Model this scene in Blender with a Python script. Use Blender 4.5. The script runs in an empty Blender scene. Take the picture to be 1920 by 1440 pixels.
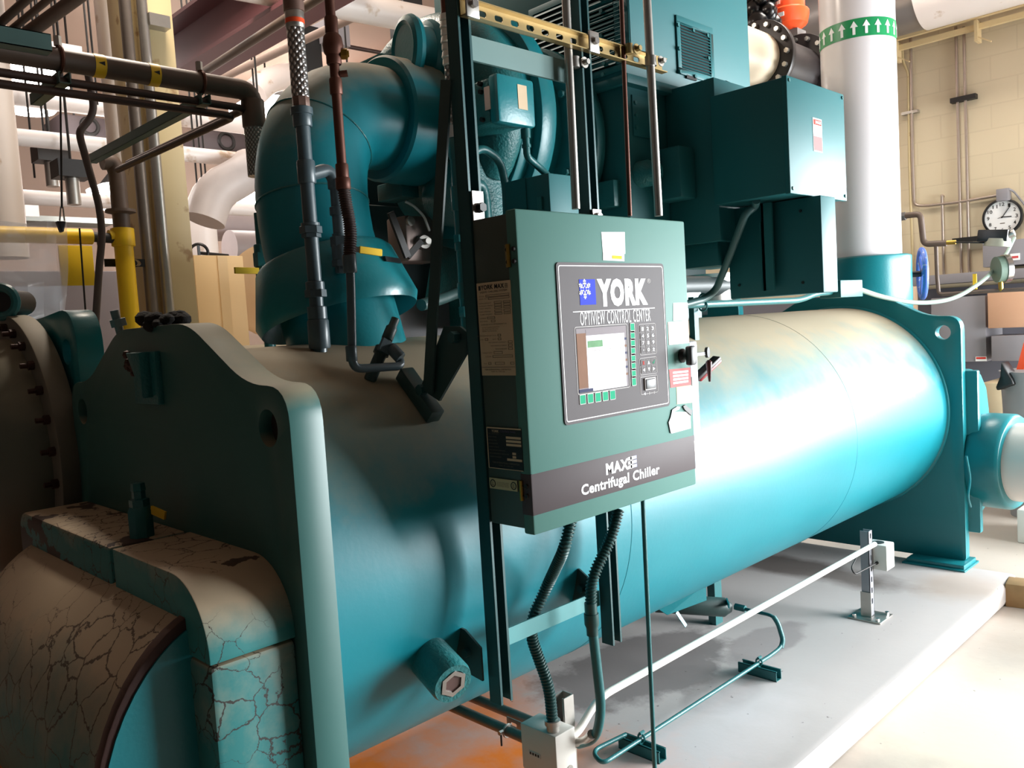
import bpy, bmesh, math, random
from math import pi, sin, cos, radians, atan2, hypot
from mathutils import Vector as V, Matrix, Quaternion

scn = bpy.context.scene
col = scn.collection
random.seed(7)

# ------------------------------------------------------------------ camera
# measured from the photograph: focal length in pixels of the 1920 px wide frame, vanishing point of the vessel axis, roll
FPX = 1570.0
d1 = V((2553 - 960, 512 - 720, FPX)).normalized()          # world +Y in camera axes (right, down, forward)
rl = radians(3.49)
pt = atan2(-(sin(rl) * d1.x + cos(rl) * d1.y), d1.z)
dz = -V((sin(rl) * cos(pt), cos(rl) * cos(pt), sin(pt)))    # world +Z in camera axes
dx = d1.cross(dz)                                           # world +X in camera axes
CAM = V((0, 0, 1.6))
R = Matrix((dx, d1, dz))                                    # camera axes -> world
cam = bpy.data.cameras.new('camera')
cam.sensor_width = 36.0
cam.lens = FPX * 36.0 / 1920.0
cam.clip_start = 0.05
camo = bpy.data.objects.new('camera', cam)
right, down, fwd = (R @ V((1, 0, 0)), R @ V((0, 1, 0)), R @ V((0, 0, 1)))
camo.matrix_world = Matrix.Translation(CAM) @ Matrix((right, -down, -fwd)).transposed().to_4x4()
col.objects.link(camo)
scn.camera = camo

# ------------------------------------------------------------------ world, lights, exposure
scn.view_settings.view_transform = 'Standard'
scn.view_settings.look = 'None'
scn.view_settings.gamma = 1.0
scn.view_settings.use_curve_mapping = False
scn.view_settings.exposure = 0.0
w = bpy.data.worlds.new('world'); scn.world = w; w.use_nodes = True
w.node_tree.nodes['Background'].inputs[0].default_value = (0.9, 0.95, 1.0, 1)
w.node_tree.nodes['Background'].inputs[1].default_value = 1.0


def area(name, loc, to, sx, sy, power, rgb=(1, 1, 1), spread=180):
    l = bpy.data.lights.new(name, 'AREA'); l.shape = 'RECTANGLE'; l.size = sx; l.size_y = sy
    l.energy = power; l.color = rgb; l.spread = radians(spread)
    o = bpy.data.objects.new(name, l); o.location = loc
    o.rotation_euler = (V(to) - V(loc)).to_track_quat('-Z', 'Y').to_euler()
    col.objects.link(o); return o


area('daylight_through_far_door', (0.75, 8.12, 1.2), (-0.9, 3.0, 0.3), 3.2, 2.2, 1150, (0.93, 0.98, 1.0), 140)
area('added_side_fill_light', (2.68, 5.9, 1.35), (-1, 4.7, 0.2), 2.8, 2.6, 410, (0.93, 0.98, 1.0), 120)  # added fill from the side for the faces turned to +X
area('added_far_wall_light', (-2.4, 6.5, 4.9), (-2.4, 6.9, 0), 1.2, 1.2, 110, (1.0, 0.95, 0.86))  # added light for the far wall, without a fixture
area('hall_high_bay_light', (-7.0, 3.4, 5.1), (-7.0, 3.4, 0), 2.5, 2.5, 95, (1.0, 0.9, 0.82))
area('rear_high_bay_light', (-10, 6.5, 5.1), (-10, 6.5, 0), 2.5, 2.5, 60, (1.0, 0.9, 0.82))
area('aisle_high_bay_light', (-4.5, 2.1, 5.0), (-3.6, 2.0, 0), 0.5, 0.5, 110, (1.0, 0.88, 0.75))


# ------------------------------------------------------------------ measuring helpers
def ray(px, py):
    return R @ V((px - 960, py - 720, FPX))


def at(px, py, ax, c):
    r = ray(px, py); t = (c - CAM[ax]) / r[ax]
    return CAM + r * t


def AX(px, py, x): return at(px, py, 0, x)
def AY(px, py, y): return at(px, py, 1, y)
def AZ(px, py, z): return at(px, py, 2, z)


def TANK(px, py, xc=-2.188, zc=.987, r=.593):      # where the sight line meets the foreground tank
    d = ray(px, py); a = d.x ** 2 + d.z ** 2; b = 2 * (-xc * d.x + (1.6 - zc) * d.z); c = xc ** 2 + (1.6 - zc) ** 2 - r * r
    return CAM + d * ((-b - math.sqrt(max(0, b * b - 4 * a * c))) / (2 * a))


# ------------------------------------------------------------------ mesh helpers
class MB:
    def __init__(self): self.bm = bmesh.new()

    def box(self, a, b):
        a, b = V(a), V(b)
        v = [self.bm.verts.new((x, y, z)) for x in (a.x, b.x) for y in (a.y, b.y) for z in (a.z, b.z)]
        for f in ((0, 1, 3, 2), (4, 6, 7, 5), (0, 4, 5, 1), (2, 3, 7, 6), (0, 2, 6, 4), (1, 5, 7, 3)):
            self.bm.faces.new([v[i] for i in f])
        return self

    def obox(self, c, u, v, w):                      # centre and three half-extent vectors
        c, u, v, w = V(c), V(u), V(v), V(w)
        q = [self.bm.verts.new(c + u * i + v * j + w * k) for i in (-1, 1) for j in (-1, 1) for k in (-1, 1)]
        for f in ((0, 1, 3, 2), (4, 6, 7, 5), (0, 4, 5, 1), (2, 3, 7, 6), (0, 2, 6, 4), (1, 5, 7, 3)):
            self.bm.faces.new([q[i] for i in f])
        return self

    def bar(self, p, q, wd, th, side=(0, 0, 1)):     # flat bar from p to q, wd along side, th across
        p, q = V(p), V(q); d = (q - p).normalized(); s = V(side); s = (s - d * s.dot(d)).normalized(); n = d.cross(s)
        return self.obox((p + q) / 2, (q - p) / 2, s * wd / 2, n * th / 2)

    def ring(self, c, d, r, seg, ref=None):
        d = V(d).normalized(); ref = V(ref) if ref is not None else (V((0, 0, 1)) if abs(d.z) < 0.9 else V((1, 0, 0)))
        u = (ref - d * ref.dot(d)).normalized(); w_ = d.cross(u)
        return [self.bm.verts.new(V(c) + (u * cos(2 * pi * i / seg) + w_ * sin(2 * pi * i / seg)) * r) for i in range(seg)]

    def skin(self, rings, cap0=True, cap1=True):
        for a, b in zip(rings, rings[1:]):
            n = len(a)
            for i in range(n):
                self.bm.faces.new((a[i], a[(i + 1) % n], b[(i + 1) % n], b[i]))
        if cap0: self.bm.faces.new(rings[0][::-1])
        if cap1: self.bm.faces.new(rings[-1])
        return self

    def lathe(self, p, d, prof, seg=32, cap0=True, cap1=True, ref=None):
        d = V(d).normalized(); p = V(p)
        return self.skin([self.ring(p + d * s, d, max(r, 1e-4), seg, ref) for s, r in prof], cap0, cap1)

    def cyl(self, p, q, r, r2=None, seg=20):
        p, q = V(p), V(q)
        return self.lathe(p, q - p, [(0, r), ((q - p).length, r if r2 is None else r2)], seg)

    def hexa(self, p, q, r): return self.cyl(p, q, r, seg=6)

    def path(self, pts, rf=0, n=6):
        pts = [V(p) for p in pts]
        if rf <= 0: return pts
        out = [pts[0]]
        for a, b, c in zip(pts, pts[1:], pts[2:]):
            u, v = (a - b), (c - b)
            r = min(rf, u.length * .49, v.length * .49)
            s, e = b + u.normalized() * r, b + v.normalized() * r
            for i in range(n + 1):
                t = i / n
                out.append(s * (1 - t) ** 2 + b * 2 * t * (1 - t) + e * t * t)
        out.append(pts[-1]); return out

    def tube(self, pts, r, seg=12, rf=0, n=6, rad=None):
        P = self.path(pts, rf, n)
        T = []
        for i in range(len(P)):
            a = P[max(0, i - 1)]; b = P[min(len(P) - 1, i + 1)]
            T.append((b - a).normalized())
        ref = V((0, 0, 1)) if abs(T[0].z) < .9 else V((1, 0, 0))
        u = (ref - T[0] * ref.dot(T[0])).normalized(); rings = []
        for i, (p, t) in enumerate(zip(P, T)):
            u = (u - t * u.dot(t)).normalized(); w_ = t.cross(u)
            rr = rad[i] if rad else r
            rings.append([self.bm.verts.new(p + (u * cos(2 * pi * k / seg) + w_ * sin(2 * pi * k / seg)) * rr) for k in range(seg)])
        return self.skin(rings)

    def flex(self, pts, r, pitch=.012, amp=.12, seg=10, rf=0):     # corrugated conduit
        P = self.path(pts, rf, 8); L = [0]
        for a, b in zip(P, P[1:]): L.append(L[-1] + (b - a).length)
        n = max(4, int(L[-1] / pitch) * 4); Q = []; rad = []; j = 0
        for i in range(n + 1):
            s = L[-1] * i / n
            while j < len(P) - 2 and L[j + 1] < s: j += 1
            t = (s - L[j]) / max(1e-9, L[j + 1] - L[j])
            Q.append(P[j].lerp(P[j + 1], t)); rad.append(r * (1 + amp * (1 if i % 4 in (1, 2) else -1)))
        return self.tube(Q, r, seg, rad=rad)

    def prism(self, poly, vec):
        a = [self.bm.verts.new(p) for p in poly]; b = [self.bm.verts.new(V(p) + V(vec)) for p in poly]
        return self.skin([a, b])

    def plate(self, outer, holes, vec):              # flat plate with through holes
        vec = V(vec); es = []; loops = []
        for lp in [outer] + holes:
            vs = [self.bm.verts.new(p) for p in lp]; loops.append(vs)
            for i in range(len(vs)): es.append(self.bm.edges.new((vs[i], vs[(i + 1) % len(vs)])))
        g = bmesh.ops.triangle_fill(self.bm, use_beauty=True, use_dissolve=False, edges=es)
        fs = [f for f in g['geom'] if isinstance(f, bmesh.types.BMFace)]
        mp = {}
        for lp in loops:
            for v in lp: mp[v] = self.bm.verts.new(v.co + vec)
        for f in fs: self.bm.faces.new([mp[v] for v in f.verts][::-1])
        for lp in loops:
            n = len(lp)
            for i in range(n): self.bm.faces.new((lp[i], lp[(i + 1) % n], mp[lp[(i + 1) % n]], mp[lp[i]]))
        return self

    def sphere(self, c, r, sx=1, sy=1, sz=1, seg=20):
        m = Matrix.Translation(V(c)) @ Matrix.Diagonal((r * sx, r * sy, r * sz, 1))
        bmesh.ops.create_uvsphere(self.bm, u_segments=seg, v_segments=seg // 2, radius=1, matrix=m); return self

    def torus(self, c, d, Rr, r, seg=32, s2=10, a0=0, a1=2 * pi, ref=None):
        d = V(d).normalized(); ref = V(ref) if ref is not None else (V((0, 0, 1)) if abs(d.z) < .9 else V((1, 0, 0)))
        u = (ref - d * ref.dot(d)).normalized(); w_ = d.cross(u); full = abs(a1 - a0) > 6.28
        rings = []
        for i in range(seg if full else seg + 1):
            a = a0 + (a1 - a0) * i / seg; q = u * cos(a) + w_ * sin(a)
            rings.append([self.bm.verts.new(V(c) + q * (Rr + r * cos(2 * pi * k / s2)) + d * r * sin(2 * pi * k / s2)) for k in range(s2)])
        if full:
            return self.skin(rings + [rings[0]], False, False)
        return self.skin(rings)

    def build(self, name, m, parent=None, bev=0, seg=2, smooth=40, loc=None):
        bm = self.bm
        bmesh.ops.recalc_face_normals(bm, faces=bm.faces)
        if bev: 
            bmesh.ops.remove_doubles(bm, verts=bm.verts, dist=1e-6)
            es = [e for e in bm.edges if len(e.link_faces) == 2 and e.calc_face_angle(0) > radians(50)]
            bmesh.ops.bevel(bm, geom=es, offset=bev, segments=seg, affect='EDGES', profile=.5, clamp_overlap=True)
        for f in bm.faces: f.smooth = True
        for e in bm.edges:
            if len(e.link_faces) == 2 and e.calc_face_angle(0) > radians(smooth): e.smooth = False
        if parent is not None: o0 = root_of(parent).location.copy()
        elif loc is not None: o0 = V(loc)
        else:
            xs = [v.co for v in bm.verts]
            o0 = V(((min(c.x for c in xs) + max(c.x for c in xs)) / 2, (min(c.y for c in xs) + max(c.y for c in xs)) / 2, min(c.z for c in xs)))
        for v in bm.verts: v.co -= o0
        me = bpy.data.meshes.new(name); bm.to_mesh(me); bm.free()
        me.materials.append(m)
        o = bpy.data.objects.new(name, me); col.objects.link(o)
        if parent is not None: o.parent = parent
        else: o.location = o0
        return o


def root_of(o):
    while o.parent is not None: o = o.parent
    return o


def thing(name, label, cat, loc, group=None):
    o = bpy.data.objects.new(name, None); col.objects.link(o)
    o.empty_display_size = .1
    o.location = loc; o['label'] = label; o['category'] = cat
    if group: o['group'] = group
    return o


def tag(o, label, cat, group=None):
    o['label'] = label; o['category'] = cat
    if group: o['group'] = group
    return o


def struct(o): o['kind'] = 'structure'; return o


# text is turned into mesh lettering that fills the rectangle org + u, v
def text(s, name, m, parent, org, u, v, n, bold=0.0, depth=.0006, shear=0, track=0):
    cu = bpy.data.curves.new('txt', 'FONT'); cu.body = s; cu.offset = bold; cu.extrude = 0.0; cu.shear = shear; cu.resolution_u = 3; cu.space_character = 1 + bold * 2.2 + track
    t = bpy.data.objects.new('txt', cu); col.objects.link(t)
    dg = bpy.context.evaluated_depsgraph_get(); me = bpy.data.meshes.new_from_object(t.evaluated_get(dg))
    bpy.data.objects.remove(t); bpy.data.curves.remove(cu)
    xs = [q.co.x for q in me.vertices]; ys = [q.co.y for q in me.vertices]
    x0, x1, y0, y1 = min(xs), max(xs), min(ys), max(ys)
    org, u, v, n = V(org), V(u), V(v), V(n)
    off = root_of(parent).location.copy()
    for q in me.vertices:
        a = (q.co.x - x0) / (x1 - x0); b = (q.co.y - y0) / (y1 - y0)
        q.co = org + u * a + v * b + n * depth - off
    me.materials.clear(); me.materials.append(m); me.name = name
    o = bpy.data.objects.new(name, me); col.objects.link(o); o.parent = parent
    return o


# ------------------------------------------------------------------ materials
def lin(c): return tuple(((v / 255) / 12.92 if v / 255 <= .04045 else ((v / 255 + .055) / 1.055) ** 2.4) for v in c) + (1,)


class NT:
    def __init__(self, m): self.t = m.node_tree; self.b = self.t.nodes['Principled BSDF']
    def n(self, ty, **k):
        q = self.t.nodes.new(ty)
        for a, b in k.items():
            if a[0] == 'i': q.inputs[int(a[1:])].default_value = b
            else: setattr(q, a, b)
        return q
    def l(self, a, b): self.t.links.new(a, b)


def mat(name, rgb, rough=.5, metal=0, var=.12, scale=6, bump=0, bscale=60, dust=0, dustc=(150, 138, 112), emit=0, rough_var=0, spec=.5, rust=0, rustc=(70, 34, 20), coat=0):
    m = bpy.data.materials.new(name); m.use_nodes = True; g = NT(m); b = g.b
    b.inputs['Roughness'].default_value = rough; b.inputs['Metallic'].default_value = metal
    b.inputs['Specular IOR Level'].default_value = spec
    if coat: b.inputs['Coat Weight'].default_value = coat; b.inputs['Coat Roughness'].default_value = .12
    tc = g.n('ShaderNodeTexCoord')
    no = g.n('ShaderNodeTexNoise'); no.inputs['Scale'].default_value = scale; no.inputs['Detail'].default_value = 6
    g.l(tc.outputs['Object'], no.inputs['Vector'])
    c = lin(rgb); lo = tuple(x * (1 - var) for x in c[:3]) + (1,); hi = tuple(min(1, x * (1 + var)) for x in c[:3]) + (1,)
    mx = g.n('ShaderNodeMix', data_type='RGBA'); mx.inputs[6].default_value = lo; mx.inputs[7].default_value = hi
    g.l(no.outputs['Fac'], mx.inputs[0]); out = mx.outputs[2]
    if rust:
        n2 = g.n('ShaderNodeTexNoise'); n2.inputs['Scale'].default_value = scale * 2.3; n2.inputs['Detail'].default_value = 8
        g.l(tc.outputs['Object'], n2.inputs['Vector'])
        mr = g.n('ShaderNodeMapRange'); mr.inputs[1].default_value = .62 - rust * .2; mr.inputs[2].default_value = .68 - rust * .2
        g.l(n2.outputs['Fac'], mr.inputs[0])
        m2 = g.n('ShaderNodeMix', data_type='RGBA'); m2.inputs[7].default_value = lin(rustc)
        g.l(mr.outputs[0], m2.inputs[0]); g.l(out, m2.inputs[6]); out = m2.outputs[2]
    if dust:
        ge = g.n('ShaderNodeNewGeometry'); sx = g.n('ShaderNodeSeparateXYZ'); g.l(ge.outputs['Normal'], sx.inputs[0])
        n3 = g.n('ShaderNodeTexNoise'); n3.inputs['Scale'].default_value = 3.0; n3.inputs['Detail'].default_value = 9; n3.inputs['Roughness'].default_value = .65
        g.l(tc.outputs['Object'], n3.inputs['Vector'])
        ad = g.n('ShaderNodeMath', operation='MULTIPLY_ADD'); ad.inputs[1].default_value = .9; g.l(n3.outputs['Fac'], ad.inputs[0]); g.l(sx.outputs[2], ad.inputs[2])
        mr = g.n('ShaderNodeMapRange'); mr.inputs[1].default_value = .75; mr.inputs[2].default_value = 1.3; mr.inputs[4].default_value = dust
        g.l(ad.outputs[0], mr.inputs[0])
        m3 = g.n('ShaderNodeMix', data_type='RGBA'); m3.inputs[7].default_value = lin(dustc)
        g.l(mr.outputs[0], m3.inputs[0]); g.l(out, m3.inputs[6]); out = m3.outputs[2]
        mr2 = g.n('ShaderNodeMapRange'); mr2.inputs[3].default_value = rough; mr2.inputs[4].default_value = .85
        g.l(mr.outputs[0], mr2.inputs[0]); g.l(mr2.outputs[0], b.inputs['Roughness'])
    g.l(out, b.inputs['Base Color'])
    if bump:
        n4 = g.n('ShaderNodeTexNoise'); n4.inputs['Scale'].default_value = bscale; n4.inputs['Detail'].default_value = 4
        g.l(tc.outputs['Object'], n4.inputs['Vector'])
        bp = g.n('ShaderNodeBump'); bp.inputs['Strength'].default_value = bump; bp.inputs['Distance'].default_value = .01
        g.l(n4.outputs['Fac'], bp.inputs['Height']); g.l(bp.outputs[0], b.inputs['Normal'])
    if emit:
        b.inputs['Emission Color'].default_value = lin(rgb); b.inputs['Emission Strength'].default_value = emit
    return m


TEAL = mat('teal_machine_paint', (22, 116, 124), .32, var=.1, scale=3, bump=.06, bscale=90)
TEALD = mat('dusty_teal_paint', (8, 118, 130), .4, var=.12, scale=3, bump=.03, bscale=60, spec=.42, dust=.9, dustc=(158, 142, 116))
TEALC = mat('cast_teal_paint', (28, 102, 104), .38, var=.12, scale=5, bump=.35, bscale=120)
TEALP = mat('teal_pipe_paint', (34, 98, 100), .38, var=.12, scale=8, bump=.1, bscale=120)
TEALS = mat('teal_sheet_paint', (28, 94, 98), .5, var=.06, scale=2, spec=.35)
PANEL = mat('panel_green_paint', (74, 118, 110), .6, spec=.22, var=.05, scale=4)
PANELS = mat('panel_side_green_paint', (64, 74, 66), .5, var=.06, scale=4)
DARKG = mat('dark_green_strut_paint', (40, 62, 60), .45, var=.1, scale=8)
BAND = mat('charcoal_band', (74, 65, 67), .6, spec=.2, var=.04)
FACE = mat('charcoal_faceplate', (70, 63, 65), .6, spec=.2, var=.03)
WHITE = mat('white_print', (245, 245, 245), .6, spec=.2, var=0)
BLACK = mat('black_plastic', (16, 16, 17), .4, var=.1)
DARKM = mat('dark_metal', (38, 36, 35), .5, .3, var=.2, scale=20)
BLUE = mat('logo_blue', (58, 72, 190), .75, spec=.12, var=.02)
PAPER = mat('white_paper', (240, 240, 238), .75, spec=.12, var=.02)
PAPERP = mat('pink_red_label', (228, 120, 120), .75, spec=.12, var=.05)
PAPERY = mat('pale_yellow_label', (238, 228, 180), .75, spec=.12, var=.03)
PAPERO = mat('pale_pink_label', (240, 205, 190), .75, spec=.12, var=.03)
TAN = mat('tan_label', (196, 172, 140), .6, var=.05)
INK = mat('black_ink', (20, 18, 18), .6, var=0)
GINK = mat('grey_ink', (110, 96, 80), .6, var=0)
LINE = mat('grey_line_print', (196, 192, 190), .75, spec=.12, var=0)
GREENK = mat('green_key', (44, 160, 122), .75, spec=.12, var=.03)
REDI = mat('red_print', (214, 60, 50), .75, spec=.12, var=.02)
GREENI = mat('green_print', (40, 150, 110), .75, spec=.12, var=.02)
ZINC = mat('galvanized_steel', (176, 172, 166), .36, .85, var=.12, scale=30)
STEEL = mat('bright_steel', (200, 196, 192), .25, .95, var=.06, scale=30)
GOLDZ = mat('yellow_zinc_plate', (158, 136, 92), .38, .75, var=.12, scale=20)
BRASS = mat('brass', (176, 142, 66), .35, .9, var=.12, scale=20)
COPPER = mat('oxidised_copper', (92, 56, 44), .48, .55, var=.25, scale=12)
BROWNP = mat('brown_iron_pipe', (94, 78, 68), .5, .1, var=.2, scale=12)
RUBBER = mat('brown_ribbed_rubber', (54, 34, 28), .6, var=.2, scale=20)
YELLOW = mat('yellow_paint', (240, 196, 26), .45, var=.06, scale=8)
YELV = mat('yellow_vinyl_grip', (222, 182, 60), .75, spec=.12, var=.08, scale=14)
WHITEP = mat('white_pipe_jacket', (232, 222, 216), .4, var=.04, scale=2, rust=.02, rustc=(190, 165, 140))
WHITEJ = mat('glossy_white_pvc_jacket', (226, 220, 222), .22, var=.03, scale=1.5)
CREAM = mat('cream_paint', (192, 172, 130), .5, var=.07, scale=3, rust=.05, rustc=(150, 120, 80))
CREAMC = mat('cream_cabinet_paint', (216, 182, 132), .5, var=.03)
GREYC = mat('grey_cabinet_paint', (140, 136, 140), .5, var=.04)
GREYP = mat('grey_wall_paint', (122, 114, 116), .6, var=.03)
BEAMR = mat('maroon_primer_steel', (98, 58, 62), .55, var=.12, scale=4)
ORANGE = mat('orange_actuator_paint', (238, 84, 40), .35, var=.05)
BLUEW = mat('blue_handwheel_paint', (70, 98, 170), .4, var=.1, scale=20, rust=.12, rustc=(150, 150, 160))
REDH = mat('red_grip', (150, 22, 30), .35, var=.05)
CONC = mat('pale_box_grey', (200, 196, 188), .5, var=.05)
WOOD = mat('wood_block', (176, 140, 96), .7, var=.15, scale=20)
FOAM = mat('black_foam', (18, 16, 15), .9, var=.3, scale=30, bump=.8, bscale=60)
RUSTB = mat('rusted_bolt', (62, 40, 34), .6, .4, var=.4, scale=40)
SCREENW = mat('screen_white', (225, 225, 232), .6, var=.02, emit=.3, spec=.1)
SCREENB = mat('screen_brown', (120, 84, 62), .6, var=.15, scale=25, emit=.06, spec=.1)
SCREENG = mat('screen_green', (96, 140, 100), .6, var=.35, scale=60, emit=.1, spec=.1)
SCREENT = mat('screen_grey', (130, 122, 126), .6, var=.1, emit=.1, spec=.1)
SCREEND = mat('screen_dark', (40, 44, 80), .6, var=.1, emit=.05, spec=.1)
LAMP = mat('lit_lamp_diffuser', (255, 250, 245), .5, var=0, emit=16)

# ------------------------------------------------------------------ the setting
def blotch_mat(name, rgb, blots, rough=.6, var=.1, bump=.15, seams=None):
    m = mat(name, rgb, rough, var=var, scale=1.6)
    g = NT(m); b = g.b; out = b.inputs['Base Color'].links[0].from_socket
    tc = g.n('ShaderNodeTexCoord')
    nz = g.n('ShaderNodeTexNoise'); nz.inputs['Scale'].default_value = 2.6; nz.inputs['Detail'].default_value = 8; nz.inputs['Roughness'].default_value = .62
    g.l(tc.outputs['Object'], nz.inputs['Vector'])
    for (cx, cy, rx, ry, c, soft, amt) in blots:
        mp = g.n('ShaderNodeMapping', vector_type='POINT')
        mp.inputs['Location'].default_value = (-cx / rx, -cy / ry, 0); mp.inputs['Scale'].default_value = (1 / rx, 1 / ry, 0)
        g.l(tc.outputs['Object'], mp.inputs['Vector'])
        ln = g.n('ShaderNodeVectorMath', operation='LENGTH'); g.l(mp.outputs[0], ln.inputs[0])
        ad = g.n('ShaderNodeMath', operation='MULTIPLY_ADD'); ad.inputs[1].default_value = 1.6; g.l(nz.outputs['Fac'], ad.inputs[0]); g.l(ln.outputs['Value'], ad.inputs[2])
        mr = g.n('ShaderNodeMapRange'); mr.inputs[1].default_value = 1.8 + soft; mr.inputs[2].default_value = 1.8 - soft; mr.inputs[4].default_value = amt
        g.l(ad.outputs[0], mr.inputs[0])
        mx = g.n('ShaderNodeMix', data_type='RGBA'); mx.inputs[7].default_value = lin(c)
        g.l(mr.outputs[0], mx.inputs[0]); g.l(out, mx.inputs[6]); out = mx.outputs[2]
    # specks
    vo = g.n('ShaderNodeTexNoise'); vo.inputs['Scale'].default_value = 34; vo.inputs['Detail'].default_value = 2
    g.l(tc.outputs['Object'], vo.inputs['Vector'])
    mr = g.n('ShaderNodeMapRange'); mr.inputs[1].default_value = .73; mr.inputs[2].default_value = .77; mr.inputs[4].default_value = .7; g.l(vo.outputs['Fac'], mr.inputs[0])
    mx = g.n('ShaderNodeMix', data_type='RGBA'); mx.inputs[7].default_value = lin((60, 54, 52)); g.l(mr.outputs[0], mx.inputs[0]); g.l(out, mx.inputs[6]); out = mx.outputs[2]
    g.l(out, b.inputs['Base Color'])
    bp = g.n('ShaderNodeBump'); bp.inputs['Strength'].default_value = bump; bp.inputs['Distance'].default_value = .02
    g.l(nz.outputs['Fac'], bp.inputs['Height']); g.l(bp.outputs[0], b.inputs['Normal'])
    return m


def block_mat(name, rgb, rot=None):
    m = mat(name, rgb, .6, var=.05, scale=1.2); g = NT(m); b = g.b; out = b.inputs['Base Color'].links[0].from_socket
    tc = g.n('ShaderNodeTexCoord'); mp = g.n('ShaderNodeMapping'); mp.inputs['Rotation'].default_value = rot or (0, 0, 0)
    g.l(tc.outputs['Object'], mp.inputs['Vector'])
    br = g.n('ShaderNodeTexBrick'); br.inputs['Scale'].default_value = 1; br.inputs['Brick Width'].default_value = .4; br.inputs['Row Height'].default_value = .2
    br.inputs['Mortar Size'].default_value = .006; br.inputs['Color1'].default_value = (1, 1, 1, 1); br.inputs['Color2'].default_value = (.96, .96, .96, 1); br.inputs['Mortar'].default_value = (.91, .9, .89, 1)
    g.l(mp.outputs[0], br.inputs['Vector'])
    mx = g.n('ShaderNodeMix', data_type='RGBA', blend_type='MULTIPLY'); mx.inputs[0].default_value = 1
    g.l(out, mx.inputs[6]); g.l(br.outputs['Color'], mx.inputs[7]); g.l(mx.outputs[2], b.inputs['Base Color'])
    bp = g.n('ShaderNodeBump'); bp.inputs['Strength'].default_value = .25; bp.inputs['Distance'].default_value = .01
    g.l(br.outputs['Fac'], bp.inputs['Height']); bp.invert = True; g.l(bp.outputs[0], b.inputs['Normal'])
    return m


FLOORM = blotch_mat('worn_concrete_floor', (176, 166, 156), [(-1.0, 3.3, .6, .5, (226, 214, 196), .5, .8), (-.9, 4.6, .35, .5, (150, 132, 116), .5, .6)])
PADM = blotch_mat('stained_lamplit_concrete_pad', (164, 158, 156), [
    (-2.1, .7, 1.9, 1.3, (214, 116, 40), .3, 1.0),  # orange glow of a warm lamp, painted into the pad colour
    (-2.15, 2.75, .3, .5, (84, 78, 78), .09, .7), (-1.85, 3.3, .12, .3, (120, 112, 112), .1, .6), (-1.75, 2.75, .12, .22, (120, 112, 110), .14, .5),
    (-2.35, 4.4, .7, .16, (70, 58, 52), .3, .8), (-1.6, 2.2, .2, .6, (188, 184, 186), .4, .6), (-1.45, 4.55, .2, .25, (150, 130, 112), .4, .5)])
WALLC = block_mat('cream_painted_block', (212, 196, 166), (radians(90), 0, 0))
WALLB = mat('beige_plaster', (150, 130, 118), .7, var=.06, scale=.6)
CEILM = mat('beige_deck_ceiling', (178, 154, 138), .7, var=.06, scale=.5)
NEARW = mat('dark_block_wall', (60, 56, 52), .7, var=.08)

H = 5.3
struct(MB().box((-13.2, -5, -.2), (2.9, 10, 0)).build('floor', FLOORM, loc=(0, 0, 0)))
struct(MB().box((-13.2, -5, H), (2.9, 10, H + .2)).build('ceiling', CEILM, loc=(0, 0, H)))
struct(MB().box((-13.2, 8, 0), (-.9, 8.2, H)).box((-.9, 8, 2.75), (2.4, 8.2, H)).box((2.4, 8, 0), (2.9, 8.2, H)).build('wall_far', WALLC, loc=(0, 8, 0)))
struct(MB().box((-13.2, -5, 0), (-13, 8, H)).build('wall_left', WALLB, loc=(-13, 0, 0)))
struct(MB().box((-13, -5.2, 0), (2.9, -5, H)).build('wall_near', NEARW, loc=(0, -5, 0)))
wr = MB()
wr.box((2.7, -5, 0), (2.9, 4.5, H)); wr.box((2.7, 7.3, 0), (2.9, 8, H)); wr.box((2.7, 4.5, 3.4), (2.9, 7.3, H))  # opening cut to suit the added side fill
struct(wr.build('wall_right', NEARW, loc=(2.7, 0, 0)))
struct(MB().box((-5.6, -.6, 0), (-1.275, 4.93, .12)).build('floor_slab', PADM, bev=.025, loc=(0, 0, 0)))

# ------------------------------------------------------------------ evaporator vessel
XC, ZC, RS = -2.188, 0.987, 0.593
Y0, Y1, TH = 0.857, 4.913, 0.078
PW = 0.668


def arcpts(c, r, a0, a1, n=8): return [(c[0] + r * cos(a0 + (a1 - a0) * i / n), c[1] + r * sin(a0 + (a1 - a0) * i / n)) for i in range(n + 1)]


def fillet(pts, rs, n=6):
    out = []; N = len(pts)
    for i in range(N):
        a, b, c = V(pts[i - 1]), V(pts[i]), V(pts[(i + 1) % N]); r = rs[i]
        if r <= 0: out.append(tuple(b)); continue
        u, v = (a - b).normalized(), (c - b).normalized(); t = min(r, (a - b).length * .48, (c - b).length * .48)
        s, e = b + u * t, b + v * t
        for k in range(n + 1):
            q = k / n; p = s * (1 - q) ** 2 + b * 2 * q * (1 - q) + e * q * q; out.append(tuple(p))
    return out


plate_out = fillet([(-PW, .15), (PW, .15), (PW, 1.505), (.5, 1.505), (.226, 1.652), (-.226, 1.652), (-.5, 1.505), (-PW, 1.505)],
                   [.02, .02, .13, .1, .07, .07, .1, .1])
ev = thing('evaporator_vessel', 'long teal horizontal tank in the foreground running to the far right', 'tank', (XC, 2.9, .12))


def end_plate(y, root, cx, th, m=TEAL, dy=None):
    o = [(cx + x, y, z) for x, z in plate_out]
    hs = [[(cx + s * .577 + .04 * cos(-2 * pi * k / 24), y, 1.415 + .04 * sin(-2 * pi * k / 24)) for k in range(24)] for s in (-1, 1)]
    return MB().plate(o, hs, (0, th, 0)).build('end_plate', m, root, bev=.01, smooth=30)


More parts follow.
